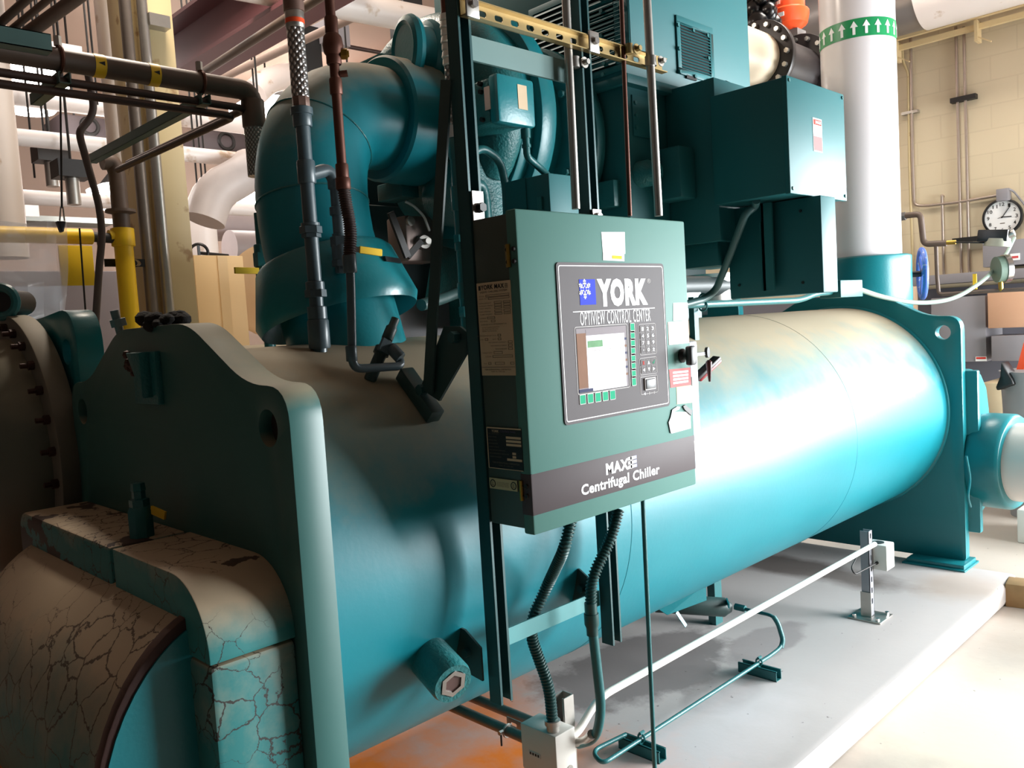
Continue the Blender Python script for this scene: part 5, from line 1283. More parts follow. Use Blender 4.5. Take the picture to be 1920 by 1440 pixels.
m.build('plastic_wrap', mat('black_plastic_sheet', (18, 18, 19), .25, var=.2), bw)
MB().cyl((bb_.x, bb_.y, cz + .18), (bb_.x, bb_.y, bb_.z), .03).build('stem', DARKM, bw)
# big duct crossing the top right, with rails under it
dc = thing('wall_duct', 'thick white and silver insulated pipe crossing high at the top right corner', 'duct', AY(1800, 10, 7.2))
c0, c1 = AY(1700, 8, 7.4), AY(1850, -45, 7.4); zc_ = AY(1712, 12, 7.4).z; rd = .3
MB().cyl((-4.6, 7.45, zc_ + .12), (c0.x + .12, 7.45, zc_ + .12), rd, seg=48).build('metal_cladding', mat('dull_aluminium_jacket', (150, 146, 146), .35, .75, var=.1, scale=6), dc)
MB().cyl((c0.x + .12, 7.45, zc_ + .12), (2.6, 7.45, zc_ + .12), rd + .015, seg=48).build('white_jacket', WHITEP, dc)
CRP = mat('cream_painted_rail', (226, 202, 156), .45, var=.04)
for yy, py in ((7.86, 72), (7.9, 92)):
    q = AY(1680, py, yy); tag(MB().box((-5.5, yy - .02, q.z - .022), (2.6, yy + .02, q.z + .022)).build('wall_rail', CRP), 'cream painted rail along the far wall, %s of the pair' % ('upper' if py < 80 else 'lower'), 'rail')
for px in (1682, 1832):
    q = AY(px, 90 - (px - 1682) * .26, 7.88); h = thing('rail_hanger', 'cream hanger clip below the wall rails, %s one' % ('left' if px < 1700 else 'right'), 'bracket', q)
    MB().box((q.x - .012, 7.84, q.z - .12), (q.x + .012, 7.95, q.z + .05)).build('clip', CRP, h); MB().bar(q + V((0, -.02, -.08)), q + V((.11, -.02, -.15)), .015, .01, (0, 1, 0)).build('stay', CRP, h)
# conduits on the wall
YW = 7.965
WCON = mat('wall_conduit_steel', (176, 160, 148), .35, .7, var=.1, scale=20)
def wp(px, py): return AY(px, py, YW)
tag(MB().tube([wp(1707, 60), wp(1711, 300), wp(1714, 385), wp(1735, 386), wp(1800, 379), wp(1872, 366)], .013, 12, rf=.15).build('wall_conduit', WCON), 'steel conduit coming down the far wall and bending right to a small grey box', 'conduit')
x_ = wp(1793, 200).x
for px, lab in ((1792, 'left'), (1807, 'right')):
    a, b = wp(px, 50), wp(px + 6, 512); tag(MB().cyl((a.x + .0, YW, b.z), (a.x + .0, YW, a.z), .012, seg=12).build('wall_conduit', WCON), 'vertical steel conduit on the far wall, %s of a close pair' % lab, 'conduit', 'paired wall conduits')
q = wp(1802, 186); tag(MB().box((q.x - .08, YW - .03, q.z - .02), (q.x + .12, 8, q.z + .02)).build('strut_clip', DARKM), 'dark strut clip holding the paired conduits high on the wall', 'bracket')
q = wp(1806, 450); tag(MB().box((q.x - .08, YW - .03, q.z - .02), (q.x + .16, 8, q.z + .02)).build('strut_clip', DARKM), 'dark strut clip holding the paired conduits near the gauges', 'bracket')
q = wp(1711, 210); tag(MB().box((q.x - .09, YW - .02, q.z - .012), (q.x + .05, 8, q.z + .012)).build('strut_clip', ZINC), 'small steel clip on the bending conduit', 'bracket')
tag(MB().tube([wp(1692, 90), wp(1693, 118), wp(1703, 135), wp(1705, 300), wp(1712, 510)], .012, 10, rf=.08).build('painted_conduit', CREAM), 'cream painted conduit jogging down the wall beside the steel one', 'conduit')
a, b = wp(1766, 368), wp(1768, 515); tag(MB().tube([a + V((0, .03, 0)), a + V((0, 0, .01)), V((a.x, YW, a.z - .05)), V((a.x, YW, b.z))], .012, 12, rf=.03).build('wall_conduit', WCON), 'short steel conduit rising between the bending conduit and the pair', 'conduit')
q = wp(1883, 366); tag(MB().box((q.x - .045, 7.9, q.z - .05), (q.x + .045, 8, q.z + .05)).build('wall_box', GREYC, bev=.006), 'small grey square box on the wall above the clock', 'electrical box')
tag(MB().tube([q + V((.04, -.04, .045)), wp(1900, 358), wp(1920, 382), wp(1960, 440)], .008, 8, rf=.1).build('wall_cable', GREYC), 'grey cable looping right from the small wall box', 'cable')
q = wp(1672, 282); tag(MB().box((q.x - .05, 7.985, q.z - .04), (q.x + .05, 8, q.z + .04)).build('wall_plate', CREAM), 'cream blank cover plate on the wall beside the riser', 'wall plate')
q = wp(1674, 458); tag(MB().box((q.x - .05, 7.985, q.z - .05), (q.x + .03, 8, q.z + .05)).build('wall_plate', CREAM), 'cream cover plate low on the wall beside the riser', 'wall plate')
# clock
c = wp(1879, 407); rk_ = .152
ck = thing('wall_clock', 'round white wall clock with black rim reading about five past three', 'clock', (c.x, 7.95, c.z))
MB().lathe((c.x, 8.0, c.z), (0, -1, 0), [(0, rk_), (.04, rk_), (.045, rk_ - .008), (.045, rk_ - .016), (.03, rk_ - .018)], 48, True, False).build('rim', BLACK, ck)
MB().lathe((c.x, 7.975, c.z), (0, -1, 0), [(0, rk_ - .012), (.004, rk_ - .012)], 48).build('face', PAPER, ck)
for h in range(1, 13):
    a = pi / 2 - h * pi / 6; r_ = rk_ * .70; s_ = str(h); ww = .018 * len(s_)
    text(s_, 'numeral', INK, ck, (c.x + cos(a) * r_ - ww / 2, 7.9695, c.z + sin(a) * r_ - .0145), (ww, 0, 0), (0, 0, .029), (0, -1, 0), bold=.01)
for a, l, wd in ((pi / 2 - radians(36), .098, .006), (pi / 2 - radians(92), .07, .008), (pi + radians(12), .035, .003)):
    d = V((cos(a), 0, sin(a))); MB().bar(V((c.x, 7.967, c.z)) - d * .01, V((c.x, 7.967, c.z)) + d * l, wd, .0015, d.cross(V((0, 1, 0)))).build('hand', INK, ck)
MB().lathe((c.x, 7.97, c.z), (0, -1, 0), [(0, .006), (.006, .006)], 12).build('hub', INK, ck)
MB().box((c.x - .018, 7.9695, c.z - .055), (c.x + .018, 7.9705, c.z - .048)).build('dial_print', GINK, ck)
# gauge piping in front of the wall
YG = 6.6
def gp_(px, py): return AY(px, py, YG)
gl_ = thing('gauge_piping', 'brown iron pipework stepping down in front of the far wall', 'pipe', gp_(1730, 460))
MB().tube([gp_(1668, 408), gp_(1726, 401), gp_(1732, 458), gp_(1775, 456)], .022, 14, rf=.04).build('iron_pipe', BROWNP, gl_)
MB().cyl(gp_(1672, 409), gp_(1698, 405), .03, seg=8).build('grey_coupling', mat('grey_coupling', (112, 110, 110), .4, .5), gl_)
MB().cyl(gp_(1661, 411), gp_(1670, 409), .02, seg=8).build('end_cap', COPPER, gl_)
MB().cyl(gp_(1775, 455), gp_(1792, 454), .016, seg=10).build('brass_fitting', BRASS, gl_)
MB().tube([gp_(1790, 454), gp_(1850, 455), gp_(1880, 452)], .006, 8).build('capillary', DARKM, gl_)
MB().tube([gp_(1755, 460), gp_(1757, 520), gp_(1760, 549), gp_(1765, 552), gp_(1850, 546), gp_(1930, 542)], .014, 12, rf=.03).build('lower_iron_pipe', BROWNP, gl_)
q = gp_(1828, 528); MB().obox(q, (.012, 0, 0), (0, .008, 0), (0, 0, .055)).build('yellow_lever', YELLOW, gl_)
sw_ = thing('pressure_switch', 'round grey pressure device with black cap under the clock', 'gauge', gp_(1872, 450))
MB().cyl(gp_(1870, 462), gp_(1872, 447), .088, .075, 24).build('diaphragm_housing', mat('grey_green_cast', (140, 142, 128), .45, .4), sw_)
q = gp_(1865, 442); MB().obox(q + V((0, 0, .0)), (.095, 0, -.01), (0, .06, 0), (.006, 0, .04)).build('black_cap', BLACK, sw_, bev=.006)
MB().cyl(gp_(1885, 442), gp_(1902, 436), .025, seg=12).build('cable_connector', ZINC, sw_)
ga = thing('round_gauge', 'grey green round gauge with silver bezel at the right edge', 'gauge', gp_(1876, 506))
q = gp_(1873, 505); MB().lathe(q, (.75, .6, .05), [(-.02, .09), (.03, .092), (.03, .085)], 32).build('gauge_back', mat('gauge_back_green', (96, 116, 104), .4), ga); MB().lathe(q, (.75, .6, .05), [(.025, .098), (.06, .098), (.06, .085)], 32).build('bezel', STEEL, ga)
MB().cyl(gp_(1876, 522), gp_(1877, 546), .016, seg=10).build('brass_stem', BRASS, ga)
# blue handwheel
hq = AY(1729, 513, 5.78); hw = thing('handwheel', 'blue valve handwheel standing upright beside the white riser', 'handwheel', hq + V((0, 0, -.2)))
hn = V((.88, .45, 0)).normalized(); MB().torus(hq, hn, .155, .017, 40, 10).build('rim', BLUEW, hw)
hu = hn.cross(Z)
for a in (0.2, 2.3, 4.4): d = hu * cos(a) + Z * sin(a); MB().bar(hq, hq + d * .15, .045, .014, d.cross(hn)).build('spoke', BLUEW, hw)
MB().cyl(hq - hn * .42, hq + hn * .03, .02, seg=12).build('stem', DARKM, hw)
# cabinets and panels against the wall
def cab(name, tl, br, y, th, m, label, cat='cabinet', bev=.006):
    a, b = AY(*tl, y), AY(*br, y); b.z = 0 if br[1] > 850 else b.z; return tag(MB().box((a.x, y, b.z), (b.x, y + th, a.z)).build(name, m, bev=bev), label, cat)
cab('wall_cabinet', (1842, 455), (1960, 492), 7.6, .38, GREYC, 'grey wall cabinet behind the round gauge with a red and white sign')
q0, q1 = AY(1894, 476, 7.59), AY(1912, 487, 7.59); sg_ = MB().box((q0.x, 7.592, q1.z), (q1.x, 7.598, q0.z)).build('warning_sign', PAPER); tag(sg_, 'small white and red warning sign on the grey cabinet beside the gauge', 'sign')
MB().box((q0.x + .01, 7.590, q1.z + .015), (q1.x - .01, 7.5925, q0.z - .02)).build('sign_panel', mat('dark_red_panel', (190, 70, 70), .5), sg_)
cab('wireway', (1688, 518), (1960, 500), 7.55, .4, GREYC, 'long grey wireway trough running along the far wall', 'wireway') if 0 else tag(MB().box((AY(1690, 530, 7.6).x, 7.6, AY(1800, 530, 7.6).z), (2.0, 7.95, AY(1800, 512, 7.6).z)).build('wireway', GREYC, bev=.004), 'long grey wireway trough running along the far wall', 'wireway')
struct(MB().box((-5, 7.97, 0), (2.6, 7.995, AY(1850, 535, 7.97).z)).build('trim_1', mat('grey_lower_wall', (110, 108, 116), .6, var=.04)))
cab('electrical_cabinet', (1745, 560), (1850, 678), 7.5, .45, GREYC, 'tall grey electrical cabinet behind the far end plate')
a = AY(1838, 612, 7.49); tag(MB().lathe(a, (0, -1, 0), [(0, .012), (.012, .012)], 10).build('cabinet_lock', ZINC), 'small round lock on the tall grey cabinet', 'lock') if 0 else None
q0, q1 = AY(1829, 669, 7.495), AY(1850, 677, 7.495); m_ = MB().box((q0.x, 7.494, q1.z), (q1.x, 7.4985, q0.z)).build('cabinet_sign', PAPER); tag(m_, 'tiny white and red sign low on the tall grey cabinet', 'sign'); MB().box((q0.x + .005, 7.4925, (q0.z + q1.z) / 2), (q1.x - .005, 7.495, q0.z - .004)).build('sign_panel', REDI, m_)
cab('tan_cabinet', (1851, 548), (1960, 612), 7.45, .2, mat('tan_board', (206, 160, 128), .6, var=.04), 'flat tan cabinet at the right edge beside the tall grey one')
cab('low_grey_box', (1858, 630), (1960, 676), 7.45, .3, GREYC, 'low pale grey box under the tan cabinet at the right edge')
cab('cardboard_board', (1693, 538), (1722, 900), 7.3, .1, mat('cardboard', (150, 124, 100), .7, var=.06), 'brown cardboard board leaning behind the blue handwheel', 'board')
a, b = AY(1850, 710, 7.35), AY(1890, 800, 7.35); cab('beige_crate', (1840, 718), (1892, 800), 7.3, .5, mat('beige_crate', (206, 186, 152), .6), 'beige box standing low behind the orange ladder', 'box')
# orange ladder, bin with black bag, kerb and timber block
ld = thing('orange_ladder', 'orange stepladder rails leaning at the right edge', 'ladder', AY(1900, 800, 6.9))
for dxp in (0, 26): a, b = AY(1884 + dxp, 800, 6.9), AY(1914 + dxp, 690, 6.9); MB().bar(a + (a - b) * .35, b + (b - a) * .6, .045, .025, (1, 0, 0)).build('rail', ORANGE, ld)
for k in range(4): a = AY(1890 + 8 * k, 790 - 30 * k, 6.9); MB().bar(a, a + V((.16, 0, 0)), .03, .02, (0, 1, 0)).build('rung', GREYC, ld)
bn = thing('grey_bin', 'grey bin with a black bag hanging out at the right edge', 'bin', AY(1900, 800, 6.85))
q = AY(1916, 745, 6.85); MB().lathe((q.x + .12, 6.85, .0), Z, [(0, .2), (q.z + .18, .25), (q.z + .2, .26)], 24).build('bin', mat('grey_plastic_bin', (150, 150, 152), .5), bn)
m = MB(); m.prism([AY(px, py, 6.6) for px, py in ((1876, 678), (1884, 690), (1898, 712), (1902, 722), (1886, 727), (1868, 733), (1866, 726), (1874, 706))], (.02, .12, .0)); m.build('black_bag', BLACK, bn, bev=.012)
tag(MB().box((-1.55, 6.0, 0), (2.0, 6.5, .22)).build('concrete_kerb', mat('white_kerb_paint', (232, 230, 224), .6), bev=.01), 'white painted kerb on the floor past the outlet pipe', 'kerb')
a = AZ(1900, 1128, .0); tag(MB().obox(a + V((.18, .0, .06)), (.2, .03, 0), (-.01, .07, 0), (0, 0, .06)).build('timber_block', WOOD, bev=.004), 'short timber block on the floor by the pad corner', 'block')

# ------------------------------------------------------------------ left background: column, pipes, lamps
XCOL = -5.0
def zx(px, py, x): return AX(px, py, x)
a, b = AX(252, 0, XCOL), AX(322, 0, XCOL)
y0, y1 = AX(262, 200, XCOL).y, AX(338, 200, XCOL).y
colm = MB()
colm.box((XCOL - .3, AX(283, 200, XCOL).y, 0), (XCOL, y1, H)); colm.box((XCOL - .3, y0 - .02, 0), (XCOL - .1, AX(283, 200, XCOL).y + .002, H))
struct(colm.build('column', CREAM, bev=.006))
for px0, px1, r, lab, xx in ((238, 283, .033, 'wider dull', XCOL + .02), (266, 318, .03, 'shiny', XCOL + .04)):
    a, b = AX(px0, 0, xx), AX(px1, 600, xx); yy = (a.y + b.y) / 2
    tag(MB().cyl((xx, yy, .3), (xx, yy, H), r, seg=16).build('column_conduit', ZINC if lab == 'shiny' else BRN2), '%s steel conduit running up the cream column' % lab, 'conduit', 'conduits on the column')
q = AX(262, 30, XCOL + .04); tag(MB().box((XCOL, q.y + .04, q.z - .05), (XCOL + .08, q.y + .16, q.z + .02)).build('conduit_strap', ZINC), 'small strap on the shiny column conduit near the top', 'bracket')
# white vertical pipes
def vpipe(x, p0, p1, r, name, label, m, z0=.3, z1=H, cat='pipe', g=None):
    a, b = AX(*p0, x), AX(*p1, x); yy = (a.y + b.y) / 2; return tag(MB().cyl((x, yy, z0), (x, yy, z1), r, seg=24).build(name, m), label, cat, g)
vpipe(-5.6, (-22, 60), (6, 480), .115, 'white_riser', 'thick white vertical pipe at the left edge of the photo', WHITEP, z0=AX(0, 484, -5.6).z)
q = AX(12, 390, -5.6); 
vpipe(-5.6, (199, 60), (236, 420), .062, 'white_riser', 'slim white vertical pipe crossing the horizontal pipes left of the column', WHITEP, z0=.2)
# horizontal insulated pipes running with the hall
def hpipe(x, p0, p1, r, name, label, m, g='insulated pipes along the hall', ext=(-1.5, 2.5), cat='pipe'):
    a, b = AX(*p0, x), AX(*p1, x); zz = (a.z + b.z) / 2
    return tag(MB().cyl((x, a.y + ext[0], zz), (x, b.y + ext[1], zz), r, seg=24).build(name, m), label, cat, g)
hpipe(-8.2, (20, 176), (462, 233), .1, 'white_pipe', 'thick white pipe crossing high at left, uppermost of the horizontal ones', WHITEP)
hpipe(-7.2, (30, 259), (465, 299), .065, 'white_pipe', 'bright white pipe crossing the hall at left, with a yellow patch', WHITEP)
q = AX(97, 264, -7.2); 
hpipe(-7.6, (40, 376), (465, 388), .06, 'white_pipe', 'dull white pipe crossing left, lowest of the horizontal ones', WHITEP)
hpipe(-9.5, (350, 415), (478, 420), .22, 'grey_pipe', 'fat grey insulated pipe seen between the column and the elbow', mat('grey_pipe_jacket', (168, 156, 156), .5), ext=(0, 2.4))
hpipe(-9.0, (430, 462), (480, 468), .2, 'grey_pipe', 'fat grey insulated pipe low behind the cream cabinet', mat('grey_pipe_jacket_dark', (146, 134, 132), .5), ext=(0, 3.2))
q = AX(378, 440, -8.2); tag(MB().tube([(-8.2, q.y, 1.0), (-8.2, q.y, q.z + .45), (-8.2, q.y + .7, q.z + .75), (-8.2, q.y + 1.2, q.z + .8)], .15, 24, rf=.4).build('white_elbow', WHITEP), 'thick white pipe rising and elbowing right beside the column', 'pipe')
q = AX(400, 360, -6.9); tag(MB().tube([q + V((0, -.1, -.25)), q, q + V((0, .35, .2)), q + V((-.3, .5, .3))], .17, 24, rf=.25).build('grey_dish_elbow', mat('grey_elbow_jacket', (186, 176, 172), .45)), 'rounded grey pipe elbow right of the column under the bright pipe', 'pipe')
for x, px, py in ((-9.5, 470, 400), (-9.0, 474, 450)):
    q = AX(px, py, x); tag(MB().cyl((x, q.y + .9, q.z + .1), (x, q.y + .9, H), .012, seg=6).build('hanger_rod', DARKM), 'thin dark threaded rod hanging from the ceiling in the left hall', 'rod', 'pipe hanger rods')
# brown rack pipes
XR = -3.4
a, b = AX(105, 113, XR), AX(452, 166, XR); zz = (a.z + b.z) / 2
rk2 = thing('rack_pipe', 'dark brown iron pipe with two yellow bands running left of the elbow', 'pipe', (XR, a.y, zz - .05))
yE = AX(474, 200, XR).y
MB().tube([(XR, a.y - .9, zz), (XR, yE, zz), (XR, yE, AX(474, 225, XR).z)], .042, 16, rf=.07).build('iron_pipe', BROWNP, rk2)
m = MB(); fit(m, V((XR, yE, AX(474, 240, XR).z)), Z, .12, .05, hexn=0); m.build('coupling', BROWNP, rk2)
MB().cyl((XR, yE, AX(475, 330, XR).z), (XR, yE, AX(474, 240, XR).z), .045, seg=20).build('braided_hose', BRAIDW, rk2)
for px in (184, 285):
    q = AX(px, 130, XR); bnd = MB().cyl((XR, q.y - .02, zz), (XR, q.y + .02, zz), .0435, seg=20).build('yellow_band', YELLOW, rk2)
    MB().prism([(XR + .044, q.y - .012, zz), (XR + .044, q.y + .012, zz + .008), (XR + .044, q.y + .012, zz - .008)], (-.002, 0, 0)).build('arrow_print', INK, bnd)
DCON = mat('dark_brown_conduit', (70, 54, 50), .45, .4, var=.15, scale=20)
for dzp, lab, pe in ((.085, 'upper', 455), (.125, 'lower', 432)):
    ya = AX(125, 130, XR).y; yb = AX(pe, 180, XR).y; z_ = zz - dzp
    tag(MB().tube([(XR + .02, ya - .6, z_), (XR + .02, yb, z_), (XR - 1.2, yb - .05, z_ - .02)], .016, 10, rf=.05).build('dark_conduit', DCON), 'thin dark conduit under the brown rack pipe, %s of two' % lab, 'conduit', 'thin conduits below the rack pipe')
for px in (112, 373):
    q = AX(px, 120, XR); c = thing('pipe_clamp', 'rusty clamp on the brown rack pipe, %s one' % ('left' if px < 200 else 'right'), 'clamp', (XR, q.y, zz - .06))
    MB().torus((XR, q.y, zz), (0, 1, 0), .046, .007, 24, 6).build('clamp_band', COPPER, c); MB().hexa((XR, q.y, zz + .05), (XR, q.y, zz + .085), .014).build('clamp_bolt', ZINC, c)
TS = mat('dull_teal_strut', (70, 98, 94), .45, .1, var=.1)
a, b = AX(250, 236, XR - .9), AX(373, 170, XR - .0); b.z = zz - .07
tag(channel(MB(), (XR - 1.3, b.y, zz - .08), (XR + .06, b.y, zz - .08), (0, 0, 1)).build('strut_support', TS), 'dull teal strut arm reaching out from the cream column under the rack pipe', 'strut')
q = AX(110, 135, XR); tag(channel(MB(), (XR - .3, q.y, zz - .08), (XR + .06, q.y, zz - .08), (0, 0, 1)).build('strut_support', TS), 'dark strut arm under the rack pipe at its left clamp', 'strut')
# three brown pipes overhead at the left on a teal strut
XO = -3.0
t0, t1 = AX(-30, 62, XO), AX(92, 86, XO); zt3 = (t0.z + t1.z) / 2
tag(channel(MB(), (XO, t0.y - .3, zt3), (XO, t1.y, zt3), (0, 0, 1), w=.055).build('strut_hanger', TS), 'teal strut carrying three brown pipes in the top left corner', 'strut')
for (p0, p1, r, lab) in (((2, 55), (55, -5), .013, 'leftmost'), ((30, 58), (92, -2), .011, 'middle, thinnest'), ((70, 66), (150, -8), .021, 'rightmost, thickest')):
    a = AX(*p0, XO); b = AX(*p1, XO + .15); a.z = zt3 + .03 + r; d = (b - a).normalized()
    tag(MB().cyl(a - d * .08, a + d * 2.2, r, seg=16).build('overhead_pipe', BROWNP), 'brown overhead pipe in the top left corner, %s of three' % lab, 'pipe', 'overhead brown pipes')
# long kinked dark hose / conduit
XK = -4.3
tag(MB().tube([AX(165, 138, XK), AX(178, 212, XK), AX(149, 246, XK), AX(151, 262, XK), AX(186, 385, XK), AX(192, 440, XK), AX(186, 500, XK), AX(178, 625, XK)], .017, 10, rf=.06).build('kinked_cable', mat('grey_rubber_cable', (84, 72, 70), .55, var=.1)), 'thick dark cable dropping in a kinked line left of the yellow pipe', 'cable')
tag(MB().tube([AX(149, 428, -4.0), AX(163, 620, -4.0)], .004, 6).build('thin_wire', DARKM), 'thin wire hanging in front of the yellow sign', 'wire')
# yellow gas riser with brown elbow
XG = -4.9
g1, g2 = AX(232, 430, XG), AX(243, 615, XG); yy = (g1.y + g2.y) / 2
yg = thing('yellow_gas_pipe', 'bright yellow vertical pipe with tee left of the cream column', 'pipe', (XG, yy, .3))
MB().cyl((XG, yy, .3), (XG, yy, g1.z), .05, seg=20).build('riser', YELLOW, yg)
q = AX(230, 440, XG); m = MB(); m.cyl((XG, yy, AX(230, 462, XG).z), (XG, yy, AX(228, 428, XG).z), .062); m.build('tee', YELLOW, yg, bev=.005)
m = MB(); m.cyl((XG, yy, q.z), (XG, AX(205, 443, XG).y, q.z - .01), .034); m.build('tee_branch', YELLOW, yg)
MB().tube([(XG, yy, AX(228, 430, XG).z), (XG, yy, AX(218, 325, XG).z), (XG - .0, AX(212, 306, XG).y, AX(205, 303, XG).z), (XG, AX(192, 312, XG).y, AX(200, 304, XG).z)], .045, 16, rf=.08).build('brown_upper_pipe', BROWNP, yg)
MB().lathe((XG, yy, AX(225, 422, XG).z), Z, [(0, .045), (.06, .045), (.07, .08), (.085, .08), (.09, .045)], 20).build('brown_union', BROWNP, yg)
a, b = AX(-40, 452, XG), AX(172, 444, XG); tag(MB().cyl((XG, a.y, b.z), (XG, b.y, b.z), .042, seg=16).build('yellow_branch_pipe', YELLOW), 'horizontal yellow pipe behind the clear bag at left', 'pipe')
m = MB(); m.tube([(XG, b.y, b.z), (XG, b.y + .2, b.z - .01)], .028, 12); tag(m.build('branch_valve', DARKM), 'dark valve between the yellow branch pipe and the riser', 'valve')
a, b = AX(128, 460, XG + .1), AX(180, 535, XG + .1); sgn = MB().box((XG + .09, a.y - .05, b.z), (XG + .1, b.y, a.z)).build('yellow_sign', YELLOW, bev=.003); tag(sgn, 'blank yellow board hanging from the yellow branch pipe', 'sign')
for yy2 in (a.y + .16,): MB().torus((XG + .095, yy2, a.z + .02), (0, 1, 0), .03, .004, 16, 6).build('hook', DARKM, sgn)
a, b = AX(197, 485, XG - .05), AX(290, 500, XG - .05); o_ = [(XG - .06, y, z) for y, z in ((a.y, b.z), (b.y, b.z), (b.y, a.z), (a.y, a.z))]
hs = [[(XG - .06, y + .05 * cos(-2 * pi * k / 16), (a.z + b.z) / 2 + .025 * sin(-2 * pi * k / 16)) for k in range(16)] for y in (a.y + .13, b.y - .12)]
tag(MB().plate(o_, hs, (-.01, 0, 0)).build('black_strut', BLACK), 'black slotted strut behind the yellow pipe joining the column', 'strut')
# clear plastic bag hung from a clip, with a paper sheet in it
PL = bpy.data.materials.new('clear_plastic'); PL.use_nodes = True; g = NT(PL)
g.b.inputs['Roughness'].default_value = .12; g.b.inputs['Base Color'].default_value = (.9, .88, .9, 1); g.b.inputs['Alpha'].default_value = .38
XBG = -3.7
bg = thing('clear_bag', 'clear plastic document bag hanging at the left edge by a black clip', 'bag', AX(60, 590, XBG))
m = MB(); top = [(-40, 412), (10, 416), (50, 418), (85, 414), (108, 414), (128, 416)]; bot = [(-40, 700), (10, 640), (50, 640), (85, 630), (110, 610), (122, 600)]
vs = []
for r_ in range(9):
    t = r_ / 8; row = []
    for (p0, p1) in zip(top, bot):
        q = AX(p0[0] * (1 - t) + p1[0] * t, p0[1] * (1 - t) + p1[1] * t, XBG); q.x += .02 * sin(p0[0] * .09 + 5 * t) ; row.append(m.bm.verts.new(q))
    vs.append(row)
for r_ in range(8):
    for k in range(5): m.bm.faces.new((vs[r_][k], vs[r_][k + 1], vs[r_ + 1][k + 1], vs[r_ + 1][k]))
bmesh.ops.solidify(m.bm, geom=m.bm.faces[:], thickness=.002)
m.build('bag_film', PL, bg)
a, b = AX(107, 414, XBG + .03), AX(126, 435, XBG + .03); MB().prism([(XBG + .03, a.y, a.z), (XBG + .03, b.y, a.z), (XBG + .03, b.y - .012, b.z), (XBG + .03, a.y + .012, b.z)], (-.03, 0, 0)).build('black_clip', BLACK, bg, bev=.003)
MB().tube([AX(112, 414, XBG + .01), AX(114, 388, XBG + .01), AX(118, 388, XBG + .01), AX(121, 414, XBG + .01)], .003, 6).build('clip_wire', ZINC, bg)
tag(MB().cyl(AX(116, 390, XBG + .01), AX(112, 90, XBG + .01) , .004, seg=6).build('hanging_wire', DARKM), 'thin wire from which the clear bag hangs', 'wire')
a, b = AX(-60, 538, XBG - .05), AX(125, 640, XBG - .05); MB().box((XBG - .055, a.y, b.z), (XBG - .05, b.y, a.z)).build('paper_sheet', mat('bluish_paper', (214, 218, 232), .6, var=.05, scale=8, bump=.6, bscale=6), bg)
# grey partition cabinets, cream cabinet, drum
a, b = AX(118, 508, -7.0), AX(290, 700, -7.0); tag(MB().box((-7.6, a.y - 1.5, 0), (-7.0, b.y, a.z)).build('grey_cabinet', GREYP, bev=.01), 'wide flat grey cabinet behind the yellow pipe at left', 'cabinet')
a, b, c_, d_ = AX(363, 484, -5.6), AX(408, 479, -5.6), AX(455, 480, -5.6), AX(363, 620, -5.6)
cc_ = thing('cream_cabinet', 'plain cream steel cabinet with a centre strip right of the column', 'cabinet', (-5.8, b.y, 0))
MB().box((-6.0, a.y, 0), (-5.6, c_.y, b.z)).build('body', CREAMC, cc_, bev=.004); y_s = AX(418, 500, -5.6).y
MB().box((-5.6, AX(408, 500, -5.6).y, .2), (-5.592, AX(426, 500, -5.6).y, b.z - .002)).build('centre_strip', CREAMC, cc_)
q = AX(505, 545, -6.2); tag(MB().lathe((-6.2, q.y + .05, q.z), (1, -.55, 0), [(-.4, .37), (0, .37), (.005, .385), (.03, .385), (.035, .36), (.03, .34)], 40).box((-6.45, q.y + .05, 0), (-6.3, q.y + .35, q.z - .2)).build('tan_drum', mat('tan_insulated_drum', (222, 184, 140), .5, var=.06)), 'round tan drum on a stand showing left of the collar behind the elbow', 'drum')
hq = AX(373, 474, -6.6); hw = thing('small_handwheel', 'small black handwheel above the cream cabinet', 'handwheel', hq); hn = V((.8, -.5, 0)).normalized()
MB().torus(hq, hn, .07, .012, 24, 8).build('rim', BLACK, hw); MB().cyl(hq - hn * .02, hq + V((0, .25, -.02)), .014, seg=8).build('stem', DARKM, hw); MB().bar(hq + V((0, 0, -.07)), hq + V((0, 0, .07)), .02, .012, (0, 1, 0)).build('spoke', BLACK, hw)
q = AX(222, 600, -3.9); sv = thing('small_grey_valve', 'small grey valve standing behind the tank left of the yellow pipe', 'valve', q)
MB().cyl(AX(226, 625, -3.9), AX(214, 582, -3.9), .018, seg=10).build('stem', GREYPIPE, sv); MB().cyl(AX(224, 612, -3.9), AX(220, 598, -3.9), .035, seg=8).build('body', GREYPIPE, sv)
# maroon beams and ceiling services
def zbeam(p0, x0, z, label, name='steel_beam'):
    pass
q = AX(340, 118, -5.4)
zb1 = 3.9
def beam(y, x0, x1, zb_, hgt, wd, label):
    m = MB(); m.box((x0, y - wd / 2, zb_), (x1, y + wd / 2, zb_ + .03)); m.box((x0, y - .01, zb_ + .03), (x1, y + .01, zb_ + hgt - .03)); m.box((x0, y - wd / 2, zb_ + hgt - .03), (x1, y + wd / 2, zb_ + hgt))
    return tag(m.build('roof_beam', BEAMR), label, 'beam')
qa = AZ(350, 150, 3.75)
beam(qa.y, qa.x - .3, 2.5, 3.75, .42, .34, 'maroon steel roof beam crossing the ceiling right of the column')
beam(AZ(340, 60, 4.6).y + 3.2, -12.9, 2.5, 4.6, .42, .3, 'maroon roof beam farther down the hall near the ceiling')
q1_, q2_ = AZ(440, 85, 3.7), AZ(590, 10, 3.7)
def zline(p0, p1, z, r, name, label, m, cat='pipe', g=None, e0=0, e1=0):
    a, b = AZ(*p0, z), AZ(*p1, z); d = (b - a).normalized(); return tag(MB().cyl(a - d * e0, b + d * e1, r, seg=14).build(name, m), label, cat, g)
